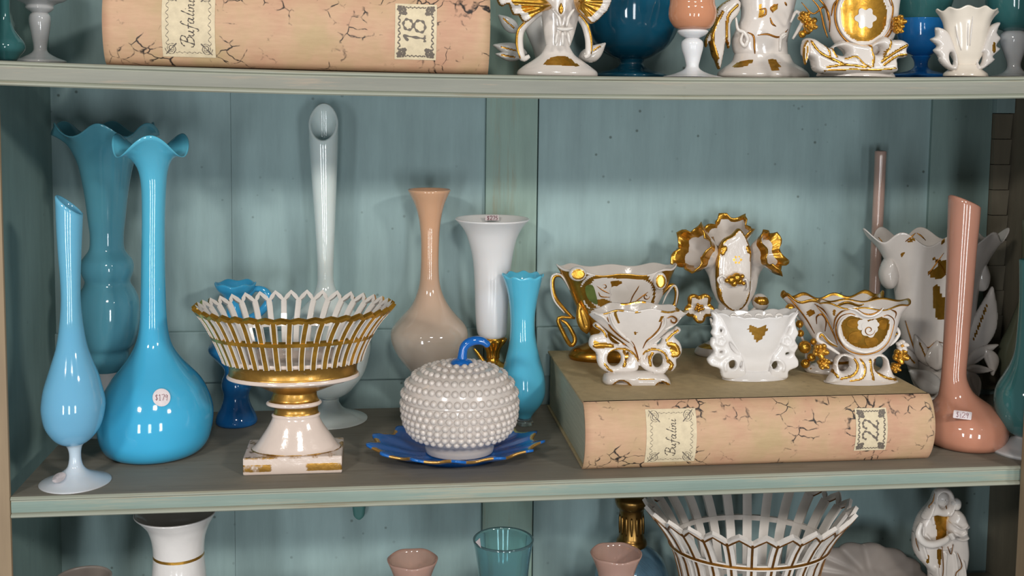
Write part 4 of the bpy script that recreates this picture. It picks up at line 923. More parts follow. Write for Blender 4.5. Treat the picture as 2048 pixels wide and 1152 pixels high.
# --- its twin standing behind, turned away
Y18b = foot_y(1672, 742, ZB)
t = thing('cabinet_vase', 'white and gold vase with pointed leaf rim and gilt fruit, behind the rose vase', 'vase', (float(at_y(1672, 735, Y18b)[0]), Y18b, ZB))
Y18b_ = Y18b
def rimt(a): return (.06*math.cos(2*a), .004*math.cos(2*a)+.0030*math.cos(9*a+.6))
Lc = Lathe([(718, 1650, 1692), (700, 1640, 1702), (680, 1628, 1712), (655, 1612, 1724), (630, 1595, 1738), (610, 1580, 1750), (594, 1568, 1760)], Y18b, q=.5, n=64, seg=108, rim=rimt, t0=.5, inner=.75)
Lc.gild(Lc.T > .965, .75).patch([z([(300, 360), (350, 330), (380, 370), (330, 400)])]); Lc.build('body', 'gilt', t)
lines('gilt_scroll', Lc, [z([(100, 180), (200, 290), (300, 420), (380, 560)]), z([(380, 280), (470, 340), (540, 440), (590, 600)]), z([(400, 470), (400, 400), (450, 380), (490, 440), (480, 540)])], 2., 'gold_line', t)
b = Lathe([(742, 1612, 1730), (738, 1610, 1732), (732, 1616, 1726), (722, 1640, 1702), (712, 1648, 1694)], Y18b, z0=ZB, q=.5, inner=0, n=30); b.band(733, 737).build('base', 'gilt', t)
for cx, cy, R in ((285, 690, 66), (290, 850, 48), (350, 790, 44), (145, 320, 48), (235, 470, 40), (245, 560, 36), (370, 640, 34)):
    p = z([(cx, cy)])[0]; V, Fc = ball(at_y(p[0], p[1], Y18b-.006), R/4.8*PXM(Y18b), u=16, v=11); mesh_obj('gilt_fruit', V, Fc, 'gold', t)
scrolls('stalk', t, [z([(150, 330), (230, 450), (250, 580), (300, 700), (300, 840), (380, 800)]), z([(290, 700), (370, 660), (440, 700)])], Y18b, 3, 'porcelain', off=-.002)
leaf(t, *z([(300, 880)])[0], *z([(420, 930)])[0], 9, Y18b-.004, gold=True)

# --- gold urn vase with cartouche (back left on the book)
z = zoom(1070, 400, 2.879)
Y13 = foot_y(1222, 716, ZB)
t = thing('urn_vase', 'gold urn vase with a painted white cartouche and looped handles, back left on the book', 'vase', (float(at_y(1222, 712, Y13)[0]), Y13, ZB))
def rim13(a): return (.02*math.cos(6*a), .0032*math.cos(2*a)+.0016*math.cos(8*a))
Lc = Lathe([(700, 1196, 1262), (690, 1190, 1268), (676, 1184, 1274), (660, 1176, 1284), (640, 1166, 1296), (615, 1154, 1312), (590, 1143, 1325), (565, 1132, 1337), (546, 1120, 1346), (536, 1114, 1351)], Y13, q=.5, n=90, seg=128, rim=rim13, t0=.6, inner=.8)
pan = [(300, 440), (370, 405), (520, 395), (660, 410), (715, 450), (735, 520), (720, 600), (640, 660), (480, 690), (360, 660), (280, 590), (265, 500)]
Lc.gild((Lc.IN == 0) & (Lc.T < .985) & ~(Lc.front & inside(smooth(z(pan), True, 5), Lc.P[:, 0], Lc.P[:, 1])), .85)
inner_p = [(330, 475), (370, 450), (520, 455), (620, 460), (670, 490), (678, 560), (640, 620), (500, 650), (380, 630), (320, 580), (300, 520)]
ring_ = Lc.front & inside(smooth(z([(300, 460), (360, 428), (370, 415), (620, 425), (660, 455), (690, 500), (690, 570), (650, 640), (500, 670), (360, 650), (290, 590), (262, 520)]), True, 4), Lc.P[:, 0], Lc.P[:, 1]) & ~inside(smooth(z(inner_p), True, 4), Lc.P[:, 0], Lc.P[:, 1])
Lc.gild(ring_, .9).patch([z([(440, 465), (500, 470), (505, 500), (470, 510), (435, 495)]), z([(345, 580), (400, 570), (440, 590), (410, 615), (370, 610)])]); Lc.build('body', 'gilt', t)
decal('painted_leaf', Lc, z([(290, 500), (330, 490), (350, 540), (360, 600), (330, 590), (300, 560)]), 'foliage_green', t, .0007)
decal('painted_blossom', Lc, z(blossom(490, 545, 62, 5, .2, 26)), 'porcelain', t, .0008)
lines('painted_sprig', Lc, [z([(540, 620), (560, 560), (590, 510), (600, 490)]), z([(550, 610), (610, 560), (650, 530)]), z([(560, 620), (620, 600), (660, 590)]), z([(430, 540), (390, 520), (350, 490)]), z([(430, 560), (380, 555), (365, 530)]), z(curl(640, 555, 20, 0, 1)), z(curl(400, 500, 18, 3, 1))], 1.3, 'gold_line', t)
for cx, cy, rx, ry in ((245, 425, 50, 42), (718, 465, 38, 52)):
    p = z([(cx, cy)])[0]; f = rel_obj('shell_boss', t, ell(p[0], p[1], rx/2.879, ry/2.879, 0, 20), Y13-.030, T=.004, R=7, edge=0, step=1.5, patches=[ell(p[0], p[1], rx/2.879*.75, ry/2.879*.75)])
foot = Lathe([(714, 1140, 1304), (709, 1137, 1307), (701, 1141, 1303), (694, 1150, 1294), (688, 1166, 1280), (684, 1180, 1266), (690, 1196, 1250)], Y13, z0=ZB, q=.52, inner=0, n=44, seg=80); foot.G[:] = .8; foot.build('foot', 'gilt_dark', t)
scrolls('handle', t, [z([(250, 590), (210, 520), (160, 440), (110, 440), (100, 500), (120, 570), (170, 630), (220, 680)]), z([(230, 680), (135, 680), (160, 760), (205, 835), (230, 800), (190, 720), (150, 690)])], Y13, 4.6, 'gold')
scrolls('handle', t, [z([(700, 600), (740, 530), (790, 490), (815, 530), (805, 600), (770, 630), (735, 640)])], Y13, 4.6, 'gold')
scrolls('white_edge', t, [z([(245, 590), (200, 510), (150, 432), (100, 438), (92, 500), (112, 580), (170, 650)]), z([(735, 600), (760, 540), (800, 492), (820, 530), (810, 605)])], Y13, 2.2, 'porcelain', off=.003)
leaf(t, *z([(300, 770)])[0], *z([(250, 585)])[0], 14, Y13-.012, gold=True, edge=30)

# --- fan vase with lily trumpets (back centre on the book)
z = zoom(1340, 400, 3.6)
Y15 = foot_y(1465, 708, ZB)
t = thing('lily_vase', 'tall white vase bursting into ruffled gold-edged lily trumpets, back centre on the book', 'vase', (float(at_y(1465, 705, Y15)[0]), Y15, ZB))
W = lambda pts, dy=0.: [at_y(x, y, Y15+dy_) for (x, y), dy_ in zip(z(pts), dy if hasattr(dy, '__len__') else [dy]*len(pts))]
m_ = PXM(Y15)/3.6
def horn(pts, dys, rad, **k):
    V, Fc, G = trumpet(W(pts, dys), [r*m_ for r in rad], **k); return mesh_obj('trumpet', V, Fc, 'gilt', t, gilt=G)
horn([(400, 760), (345, 640), (315, 500), (265, 400), (150, 345)], [0, 0, .0, -.007, -.020], [40, 44, 48, 70, 120, 172], lobes=5, ruf=.16, axial=.004, gold_t=.89)
horn([(520, 760), (575, 640), (600, 500), (650, 410), (755, 370)], [0, 0, .0, -.007, -.020], [40, 44, 48, 70, 116, 162], lobes=5, ruf=.16, axial=.004, gold_t=.89)
horn([(455, 760), (455, 600), (450, 430), (440, 300), (425, 215)], [.012, .014, .016, .014, .004], [60, 70, 84, 104, 136, 168], lobes=6, ruf=.14, axial=.004, gold_t=.9)
pl = [(500, 205), (440, 250), (372, 295), (335, 400), (328, 560), (345, 700), (400, 770), (460, 800), (520, 775), (565, 700), (580, 560), (578, 420), (565, 320)]
rel_obj('panel', t, z(pl), Y15-.022, T=.006, R=13, step=1.7, edge=3.6, ridges=[(z([(500, 180), (430, 245), (360, 300), (335, 380), (325, 480)]), 4, .003, True, 4.6), (z([(500, 180), (540, 250), (575, 320), (580, 400)]), 4, .003, True, 4.6), (z([(345, 640), (370, 730), (450, 795), (520, 760), (560, 670)]), 3.4, .002, True, 2.6), (z([(350, 345), (385, 340), (365, 380)]), 4, .002, True, 4), (z([(545, 340), (575, 375), (550, 360)]), 4, .002, True, 4)],
    patches=[z(ell(472+24*math.cos(a), 424+24*math.sin(a), 9, 9, 0, 8)) for a in (i*math.pi/3 for i in range(6))])
ps = [ball(at_y(*z([(x, y)])[0], Y15-.034), r*m_, u=10, v=7) for x, y, r in ((440, 575, 34), (480, 560, 38), (460, 600, 26), (500, 585, 26), (520, 550, 18), (410, 580, 18), (530, 600, 16))]
V, Fc, _ = merge(*ps); mesh_obj('gilt_sprig', V, Fc, 'gold', t)
scrolls('twig', t, [z([(420, 585), (380, 545), (345, 570), (360, 610)]), z([(510, 590), (545, 570), (560, 620), (545, 650)])], Y15, 2.4, 'porcelain', off=.032)
px_, py_ = z([(212, 775)])[0]; flower('flower', t, px_, py_, 30, Y15-.018, 5, .3, edge=6.5)
px_, py_ = z([(650, 735)])[0]; f = rel_obj('bud', t, ell(px_, py_, 16, 17, 0, 18), Y15-.006, T=.010, R=14, step=1.7, patches=[ell(px_, py_-5, 15, 8)])
scrolls('stalk', t, [z([(290, 850), (320, 930), (360, 1010)]), z([(230, 800), (300, 830), (380, 860)]), z([(640, 760), (590, 800), (540, 850)])], Y15, 4, 'porcelain', off=.006)
Lathe([(708, 1392, 1540), (703, 1389, 1543), (693, 1396, 1536), (682, 1418, 1514), (665, 1434, 1498), (640, 1434, 1496), (615, 1436, 1496), (600, 1440, 1492)], Y15, z0=ZB, q=.5, inner=0, n=44).band(694, 700).build('base', 'gilt', t)

# --- large white leaf vase on the shelf behind the book's right end
z = zoom(1540, 280, 2.215)
Y19 = .205
t = thing('leaf_vase', 'large white porcelain vase with leaf handles, buds and gilt brush marks, behind the coral vase', 'vase', (float(at_y(1868, 800, Y19)[0]), Y19, 0))
def rim19(a): return (.17*max(0, math.cos(2*a))+.05*math.cos(8*a), .0075*math.cos(8*a)+.002*math.cos(2*a))
Lc = Lathe([(790, 1835, 1905), (770, 1828, 1912), (740, 1818, 1922), (700, 1808, 1934), (660, 1800, 1944), (620, 1795, 1950), (580, 1790, 1955), (545, 1783, 1962), (515, 1774, 1972), (490, 1763, 1983), (472, 1752, 1992)], Y19, q=.5, n=90, seg=120, rim=rim19, t0=.62, inner=.6)
Lc.patch([z([(700, 585), (745, 560), (715, 515), (770, 540), (780, 500), (790, 570), (760, 610), (720, 610)]), z([(720, 660), (745, 640), (760, 690), (785, 700), (790, 780), (740, 790), (725, 730)]), z(ell(588, 505, 8, 11)), z(ell(765, 450, 9, 12)), z([(600, 455), (640, 430), (690, 440), (640, 445)])]); Lc.build('body', 'gilt', t)
lines('gilt_scroll', Lc, [z([(665, 890), (700, 920), (735, 895), (770, 900)]), z([(600, 800), (630, 900), (660, 980)]), z([(600, 450), (625, 430), (645, 412)]), z([(690, 445), (670, 425), (650, 412)]), z([(480, 430), (520, 480), (545, 520)]), z([(700, 600), (720, 570), (770, 500)]), z([(725, 520), (760, 560), (780, 600)])], 1.6, 'gold_line', t)
for cx, cy, rx, ry in ((525, 590, 38, 70), (932, 600, 36, 70)):
    p = z([(cx, cy)])[0]; rel_obj('bud', t, [(p[0]+rx/2.215*math.sin(a)*(1-.25*max(0, math.cos(a))), p[1]-ry/2.215*math.cos(a)) for a in np.linspace(0, 2*math.pi, 20, endpoint=False)], Y19-.004, T=.012, R=15, step=1.8)
leaf(t, *z([(860, 960)])[0], *z([(985, 648)])[0], 27, Y19-.012, gold=True, T=.005, bend=13)
leaf(t, *z([(870, 900)])[0], *z([(895, 660)])[0], 14, Y19-.006, T=.005)
leaf(t, *z([(865, 1000)])[0], *z([(1012, 905)])[0], 13, Y19-.016, T=.004, bend=-6)
leaf(t, *z([(950, 920)])[0], *z([(985, 1045)])[0], 14, Y19-.018, T=.004, bend=-8)
leaf(t, *z([(860, 1010)])[0], *z([(990, 1020)])[0], 9, Y19-.020, T=.004)
leaf(t, *z([(870, 1020)])[0], *z([(920, 1150)])[0], 20, Y19-.02, T=.004)
leaf(t, *z([(655, 1010)])[0], *z([(560, 900)])[0], 14, Y19-.012, gold=True, T=.004)
leaf(t, *z([(700, 1000)])[0], *z([(640, 860)])[0], 15, Y19-.016, gold=True, T=.004)
leaf(t, *z([(740, 1020)])[0], *z([(740, 890)])[0], 24, Y19-.026, T=.004)
leaf(t, *z([(760, 1110)])[0], *z([(615, 1020)])[0], 22, Y19-.03, T=.005, mat='gilt_dark')
Lathe([(826, 1812, 1926), (822, 1810, 1928), (812, 1818, 1920), (800, 1836, 1902), (785, 1842, 1896)], Y19, z0=.0002, q=.6, inner=0, n=30).build('base', 'gilt', t)

# ================================================================== upper shelf
def upper(name, label, px, Y, parts, cat='vase', group=None):
    X = float(at_y(px, 130, Y)[0]); zf = zu(X)+.0003
    r0 = parts[0][2][0]; rx = (r0[2]-r0[1])/2*PXM(Y); zf = max(zu(X), zu(X-rx), zu(X+rx))+.0003
    return glassware(name, label, px, 150, parts, z=zf, cat=cat, Y=Y, group=group)
upper('bottle_vase', 'muted teal glass vase at the far left of the upper shelf', 8, .05, [
    ('body', 'teal_glass', [(121, -16, 32), (119, -18, 34), (110, -24, 40), (98, -33, 49), (84, -31, 47), (70, -20, 36), (55, -10, 26), (32, -4, 20), (0, -3, 19), (-80, -5, 21), (-160, -12, 28)], dict(inner=.3))])
upper('footed_goblet', 'grey-white glass goblet with baluster stem beside the Bufalini 18 book', 80, .135, [
    ('foot', 'milk_grey', [(124, 30, 130), (121, 29, 131), (114, 48, 112), (104, 65, 96), (92, 67, 94), (70, 63, 98), (46, 58.5, 101), (32, 59, 100), (25, 64, 95)], dict(inner=0)),
    ('bowl', 'milk_grey', [(27, 66, 94), (22, 58, 102), (16, 51, 107), (11, 52, 106), (6, 44, 115), (0, 30, 130), (-20, 8, 152), (-60, -4, 164), (-110, -8, 168)], dict(inner=.6))], cat='goblet')

z = zoom(960, 0, 4.452)
Yu = .075
tt, ls, _ = upper('handled_vase', 'white and gold two-handled vase with shell ears and domed foot, right of book 18', 1115, Yu, [
    ('base', 'gilt', [(154, 1040, 1192), (150, 1034, 1195), (142, 1036, 1193), (132, 1048, 1180), (122, 1064, 1166), (110, 1080, 1150), (98, 1088, 1142), (90, 1092, 1138)], dict(inner=0, q=.6, post=lambda l: l.patch([z([(560, 570), (640, 510), (760, 500), (850, 560), (880, 590), (760, 585), (640, 580)])]))),
    ('body', 'gilt', [(104, 1096, 1134), (92, 1092, 1140), (70, 1088, 1148), (40, 1084, 1156), (10, 1080, 1162), (-30, 1070, 1172), (-80, 1050, 1190), (-110, 1040, 1200)], dict(inner=.4, q=.6))])
V, Fc = ls, None
for p in ([(440, 500), (380, 520), (350, 400), (360, 280), (420, 200), (520, 120), (600, 90)], [(930, 510), (965, 480), (968, 360), (940, 240), (900, 170), (860, 130)]):
    scrolls('handle', tt, [z(p)], Yu, 8, 'porcelain')
    scrolls('gilt_line', tt, [[(x+(-5 if p[0][0] < 700 else 5), y) for x, y in z(p)[1:]]], Yu, 2.8, 'gold', off=.003)
for o in ([(160, -60), (160, 30), (200, 60), (250, 40), (290, 130), (340, 140), (380, 195), (430, 190), (520, 120), (640, 70), (560, -20), (400, -80)], [(860, 90), (880, 120), (930, 160), (985, 210), (1040, 190), (1100, 130), (1130, 100), (1165, 20), (1160, -60), (980, -80), (840, -20)]):
    ox = z([(600, 60)])[0] if o[0][0] < 500 else z([(860, 20)])[0]
    rel_obj('shell_ear', tt, z(o), Yu-.022, T=.006, R=12, step=2, edge=2.5, patches=[[(ox[0]+(x-ox[0])*.72, ox[1]+(y-ox[1])*.72) for x, y in z(o)]], ridges=[([ox, p_], 2.6, .002, False) for p_ in z(o)[1:9]])
for a in ([(640, 80), (700, 150), (720, 240)], [(840, 80), (790, 150), (770, 240)], [(690, 280), (670, 400)], [(780, 280), (800, 400)], [(735, 270), (735, 410)]):
    scrolls('stamen', tt, [z(a)], Yu, 3.4, 'porcelain', off=.024)
scrolls('tie', tt, [z([(680, 250), (750, 262), (830, 250)])], Yu, 4, 'porcelain', off=.027)
leaf(tt, *z([(720, 130)])[0], *z([(720, 20)])[0], 5, Yu-.03, gold=True, edge=20)

Yv = .155
tt, ls, _ = upper('leaf_vase', 'white and gold leafy porcelain vase half hidden behind the two-handled vase', 1100, Yv, [
    ('body', 'gilt_dark', [(150, 1050, 1150), (146, 1048, 1152), (130, 1070, 1130), (100, 1066, 1134), (60, 1050, 1150), (10, 1036, 1164), (-40, 1020, 1180), (-90, 1000, 1200)], dict(inner=.5, q=.6))])
leaf(tt, *z([(420, 480)])[0], *z([(110, 400)])[0], 15, Yv-.03, mat='gilt_dark', gold=True, T=.005)
leaf(tt, *z([(360, 520)])[0], *z([(130, 480)])[0], 10, Yv-.032, mat='gilt_dark', gold=True, T=.004)
leaf(tt, *z([(880, 520)])[0], *z([(1120, 380)])[0], 17, Yv-.03, mat='gilt', gold=True, T=.005, bend=6)
leaf(tt, *z([(340, 290)])[0], *z([(160, 130)])[0], 14, Yv-.02, mat='gilt_dark', gold=True, T=.005)

upper('footed_bowl', 'dark blue glass footed bowl behind, between the two-handled vase and peach goblet', 1262, .215, [
    ('foot', 'navy_teal', [(152, 1195, 1329), (148, 1194, 1330), (138, 1228, 1298), (128, 1240, 1286), (118, 1236, 1290)], dict(inner=0)),
    ('bowl', 'navy_teal', [(120, 1240, 1286), (110, 1216, 1310), (92, 1192, 1334), (65, 1176, 1350), (30, 1167, 1358), (-20, 1164, 1362), (-70, 1160, 1366)], dict(inner=.7))], cat='bowl')
upper('footed_goblet', 'peach glass goblet on a white baluster foot, on the upper shelf', 1384, .05, [
    ('foot', 'milk_glass', [(157, 1330, 1440), (154, 1328, 1442), (147, 1352, 1416), (136, 1371, 1398), (118, 1370, 1400), (98, 1364, 1405), (84, 1364, 1405), (76, 1372, 1397)], dict(inner=0)),
    ('collar', 'milk_glass', [(77, 1374, 1396), (71, 1362, 1408), (64, 1356, 1415), (60, 1358, 1413), (57, 1366, 1405)], dict(inner=0)),
    ('cup', 'peach_cup', [(60, 1366, 1405), (57, 1354, 1417), (50, 1346, 1424), (36, 1339, 1430), (18, 1339, 1431), (4, 1341, 1428), (-20, 1339, 1430), (-70, 1328, 1441)], dict(inner=.75))], cat='goblet')

z = zoom(1300, 0, 5.12); Yu = .105
tt, ls, _ = upper('cabinet_vase', 'broad white vase with gold sprigs and dripping gilt leaf handles, right of the peach goblet', 1522, Yu, [
    ('base', 'gilt', [(156, 1440, 1612), (152, 1436, 1616), (145, 1438, 1614), (136, 1448, 1604), (124, 1464, 1586), (108, 1470, 1578)], dict(inner=0, q=.65, post=lambda l: l.patch([z([(850, 680), (920, 630), (1060, 610), (1000, 670), (900, 690)]), z([(1200, 640), (1250, 600), (1330, 650), (1310, 720), (1250, 720)])]))),
    ('body', 'gilt', [(112, 1472, 1576), (100, 1466, 1574), (80, 1464, 1574), (60, 1472, 1578), (35, 1482, 1584), (5, 1480, 1590), (-40, 1466, 1602), (-90, 1440, 1630)], dict(inner=.4, q=.65, post=lambda l: l.patch([z([(1110, 40), (1150, 80), (1180, 150), (1120, 190)]), z([(1250, 120), (1260, 40), (1310, 60), (1290, 100)])])))])
lines('gilt_scroll', ls[1], [z([(1000, 330), (1060, 370), (1070, 480), (1075, 560)]), z([(1100, 360), (1200, 350), (1300, 380), (1370, 360)]), z([(1230, 180), (1250, 240), (1290, 270)]), z([(1380, 20), (1400, 60)]), z([(1120, 100), (1180, 90), (1180, 150), (1120, 170)]), z([(1260, 130), (1240, 80), (1310, 40)]), z([(1410, 300), (1340, 400), (1330, 500)])], 2.2, 'gold_line', tt)
for o in ([(860, -20), (920, 30), (900, 140), (820, 250), (820, 400), (800, 505), (770, 420), (745, 560), (705, 715), (660, 620), (630, 560), (600, 430), (570, 490), (560, 400), (640, 260), (670, 110), (760, 20)],):
    rel_obj('leaf_handle', tt, z(o), Yu-.014, T=.007, R=10, step=1.9, edge=2.2, ridges=[(z([(870, 60), (780, 160), (760, 300), (760, 400)]), 3, .002, True, 3), (z([(720, 130), (640, 280), (620, 420), (670, 600)]), 3, .002, True, 3.2)])
for p in ([(880, 180), (900, 300), (960, 330), (1000, 400), (970, 470), (930, 420), (950, 340)], [(1440, 230), (1500, 120), (1560, 200), (1520, 300), (1460, 400)], [(1350, 400), (1390, 350), (1340, 380), (1330, 520)]):
    scrolls('scroll', tt, [z(p)], Yu, 4, 'porcelain', off=.018)
ps = [ball(at_y(*z([(x, y)])[0], Yu-.02), r/5.12*PXM(Yu), u=10, v=7) for x, y, r in ((1580, 160, 48), (1620, 230, 52), (1610, 310, 46), (1560, 350, 40), (1680, 210, 34))]
V, Fc, _ = merge(*ps); mesh_obj('gilt_sprig', V, Fc, 'gold', tt)

z = zoom(1580, 0, 4.376); Yu = .055
tt, ls, _ = upper('cabinet_vase', 'white scrolled vase with a white flower on a gold oval, on the upper shelf', 1712, Yu, [
    ('base', 'gilt', [(158, 1638, 1784), (154, 1634, 1788), (148, 1636, 1786), (140, 1642, 1778), (130, 1652, 1768)], dict(inner=0, q=.55, post=lambda l: l.band(146, 151))),
    ('body', 'gilt', [(118, 1690, 1752), (104, 1684, 1762), (92, 1672, 1776), (70, 1660, 1788), (40, 1652, 1794), (5, 1648, 1798), (-40, 1640, 1806), (-90, 1615, 1830)], dict(inner=.4, q=.5, seg=128, n=90, post=lambda l: l.patch([z(ell(645, 130, 205, 235))])))])
Lc = ls[1]
decal('painted_flower', Lc, z(blossom(662, 160, 92, 6, .3, 30)), 'porcelain', tt, .0009)
lines('moulding', Lc, [z(ell(645, 130, 225, 255, 0, 22))], 3.4, 'porcelain', tt); lines('gilt_scroll', Lc, [z(ell(645, 130, 252, 282, 0, 22)), z([(100, 20), (200, 120), (300, 60), (345, 160), (345, 280)]), z([(900, 200), (870, 300), (800, 360)]), z([(180, -20), (260, 80), (300, 240), (330, 330)]), z([(220, -40), (310, 60), (340, 180)]), z([(470, -40), (390, 30), (360, 140)]), z([(880, -20), (900, 80), (880, 220)])], 2.2, 'gold_line', tt)
rel_obj('pedestal', tt, z([(240, 640), (180, 520), (110, 480), (120, 350), (200, 340), (330, 420), (440, 360), (560, 380), (680, 390), (800, 320), (880, 350), (960, 350), (1020, 390), (1000, 440), (1000, 500), (920, 520), (920, 570), (890, 640), (560, 650)]), Yu-.016, T=.010, R=10, step=1.9, holes=[z(ell(430, 450, 66, 36, .3)), z(ell(750, 440, 46, 40))],
    ridges=[(z([(150, 370), (220, 460), (330, 520), (420, 560)]), 3, .002, True, 2.6), (z([(340, 290), (330, 400), (370, 500)]), 3, .002, True, 2.4), (z([(280, 590), (450, 570), (620, 590)]), 3, .002, True, 2.2), (z([(670, 400), (690, 500), (680, 580)]), 3, .002, True, 2.4), (z([(760, 540), (860, 470), (980, 400)]), 3, .002, True, 3), (z([(780, 570), (880, 500), (980, 480)]), 3, .002, True, 2.4), (z([(270, 620), (500, 610), (700, 615), (880, 600)]), 2.4, .002, True, 1.8), (z([(440, 520), (540, 500), (600, 560), (660, 590)]), 2.4, .002, True, 1.8), (z([(260, 370), (300, 440), (310, 500)]), 2.4, .002, True, 2), (z([(840, 360), (830, 420), (780, 500)]), 2.4, .002, True, 2)])
leaf(tt, *z([(150, 350)])[0], *z([(130, 575)])[0], 7, Yu-.026, gold=True, edge=2)
for cx, cy, r in ((955, 190, 60), (950, 250, 48), (130, 150, 56), (180, 220, 60)): p = z([(cx, cy)])[0]; flower('flower', tt, p[0], p[1], r/4.376, Yu-.022, 5, cx*.1, allgold=True, T=.005)

upper('footed_goblet', 'blue glass goblet with teal upper bowl, behind the white leaf-handled vase', 1842, .15, [
    ('foot', 'cobalt', [(152, 1790, 1894), (149, 1789, 1895), (142, 1818, 1866), (134, 1829, 1855), (122, 1829, 1855), (112, 1824, 1860)], dict(inner=0)),
    ('bowl', 'cobalt', [(114, 1832, 1852), (106, 1818, 1866), (94, 1806, 1878), (74, 1799, 1885), (50, 1797, 1887), (38, 1797, 1887)], dict(inner=.5)),
    ('upper_bowl', 'teal_glass', [(38.5, 1800, 1884), (36, 1797, 1888), (15, 1792, 1896), (-20, 1784, 1906), (-60, 1776, 1914)], dict(inner=.95))], cat='goblet')
z = zoom(1580, 0, 4.376); Yu = .06
tt, ls, _ = upper('leaf_vase', 'small cream-white vase with jagged leaf handles, on the upper shelf at right', 1932, Yu, [
    ('base', 'porcelain_cream', [(156, 1890, 1972), (152, 1888, 1974), (146, 1890, 1972), (138, 1900, 1962), (130, 1906, 1956)], dict(inner=0, q=.65)),
    ('body', 'porcelain_cream', [(134, 1910, 1952), (120, 1906, 1958), (104, 1898, 1966), (84, 1893, 1972), (64, 1890, 1975), (46, 1887, 1979), (32, 1881, 1986), (20, 1874, 1995)], dict(inner=.75, q=.6, seg=96, n=60, t0=.6, rim=lambda a: (.03*math.cos(8*a), .0016*math.cos(2*a)*-1+.0016*math.cos(10*a))))])
for k, o in enumerate(([(1440, 620), (1370, 600), (1310, 540), (1295, 490), (1255, 440), (1288, 402), (1228, 345), (1278, 312), (1272, 240), (1350, 262), (1400, 330), (1450, 480), (1460, 570)], [(1620, 620), (1690, 600), (1782, 525), (1765, 495), (1832, 430), (1795, 400), (1834, 335), (1800, 285), (1832, 195), (1750, 230), (1700, 330), (1650, 470), (1620, 570)])):
    rel_obj('leaf_handle', tt, z(o), Yu-.006, T=.005, R=9, step=1.7, n=3, holes=[z(ell(1408 if k == 0 else 1664, 515, 24, 58, -.2 if k == 0 else .2))], patches=[z(ell(1760, 420, 16, 50))] if k else [])
lines('moulding', ls[1], [z([(1450, 230), (1470, 330), (1500, 440)]), z([(1600, 140), (1585, 280), (1575, 400)]), z([(1560, 200), (1555, 400)])], 1.8, 'porcelain', tt)
upper('footed_goblet', 'teal glass goblet with white stem at the right end of the upper shelf', 2028, .1, [
    ('foot', 'milk_grey', [(156, 1985, 2071), (153, 1984, 2072), (146, 2006, 2050), (132, 2016, 2040), (110, 2011, 2045), (85, 2003, 2052), (70, 2004, 2051), (62, 2010, 2046)], dict(inner=0)),
    ('bowl', 'teal_glass', [(64, 2014, 2042), (58, 2000, 2056), (46, 1988, 2068), (25, 1980, 2076), (-10, 1976, 2080), (-70, 1976, 2080)], dict(inner=.7))], cat='goblet')

# ================================================================== lower shelf
def lower(name, label, px, Y, parts, cat='vase', group=None):
    return glassware(name, label, px, 1200, parts, z=ZL, cat=cat, Y=Y, group=group)
def bands(L, ys):
    for a, b in ys: L.band(a, b)
lower('trumpet_vase', 'white flared vase with thin gold lines, on the lower shelf at left', 357, .12, [
    ('body', 'gilt_plain', [(1300, 305, 409), (1295, 300, 414), (1260, 300, 414), (1200, 301, 415), (1150, 304, 412), (1120, 306, 409), (1095, 306, 408.5), (1072, 302, 411), (1052, 294, 418), (1037, 281, 426), (1025, 268, 432)], dict(inner=.5, n=120, post=lambda l: bands(l, [(1080.5, 1082.3), (1084, 1085.8), (1146, 1148), (1150, 1151.6)])))])
lower('bowl', 'grey-beige cup rim showing at the bottom left of the lower shelf', 166, .085, [
    ('body', 'beige_shell', [(1305, 140, 192), (1300, 136, 196), (1260, 122, 210), (1210, 112, 220), (1155, 109, 223)], dict(inner=.85))], cat='cup')
for px, dy, lab in ((825, 0, 'pink frosted glass goblet on the lower shelf, left of the teal tumbler'), (1232, -12, 'pink frosted glass goblet on the lower shelf, right of the teal tumbler')):
    lower('footed_goblet', lab, px, .07 if px < 1000 else .06, [
        ('bowl', 'pink_frost', [(1330+dy, px-38, px+38), (1326+dy, px-40, px+40), (1310+dy, px-12, px+12), (1270+dy, px-8, px+8), (1240+dy, px-12, px+12), (1215+dy, px-24, px+24), (1180+dy, px-32, px+32), (1150+dy, px-38, px+38), (1118+dy, px-51, px+51)], dict(inner=.45, th=.0022, rim=lambda a: (.0, .0005*math.cos(6*a)), t0=.9))], cat='goblet', group='pink goblets on the lower shelf')
t, ls, _ = lower('glass_tumbler', 'clear teal glass tumbler vase with a paper corner stuck on, lower shelf centre', 1006, .11, [
    ('body', 'teal_clear', [(1310, 968, 1044), (1305, 964, 1048), (1250, 960, 1051), (1200, 958, 1053), (1150, 957, 1056), (1110, 952, 1061), (1078, 946, 1067)], dict(inner=.9, th=.0022))], cat='tumbler')
V = [ls[0].on(x, y, .0008) for x, y in ((951, 1084), (960, 1076), (962, 1096))]; mesh_obj('price_tag', V, [(0, 1, 2)], 'sticker_paper', t, smooth_=False)
t, ls, _ = lower('stoppered_bottle', 'round blue glass bottle with a fluted dark brass stopper, behind the right pink goblet', 1264, .228, [
    ('body', 'blue_clear', [(1270, 1226, 1302), (1266, 1222, 1306), (1240, 1200, 1328), (1200, 1190, 1338), (1160, 1190, 1338), (1125, 1200, 1328), (1104, 1218, 1310), (1093, 1238, 1290), (1085, 1240, 1288)], dict(inner=.7)),
    ('stopper', 'antique_brass', [(1092, 1238, 1288), (1088, 1233, 1293), (1080, 1234, 1292), (1072, 1238, 1288), (1050, 1240, 1286), (1020, 1239, 1287), (1012, 1234, 1291), (1004, 1231, 1294), (996, 1231, 1294), (990, 1236, 1289)], dict(inner=.0, n=70))], cat='bottle')
l = ls[1]
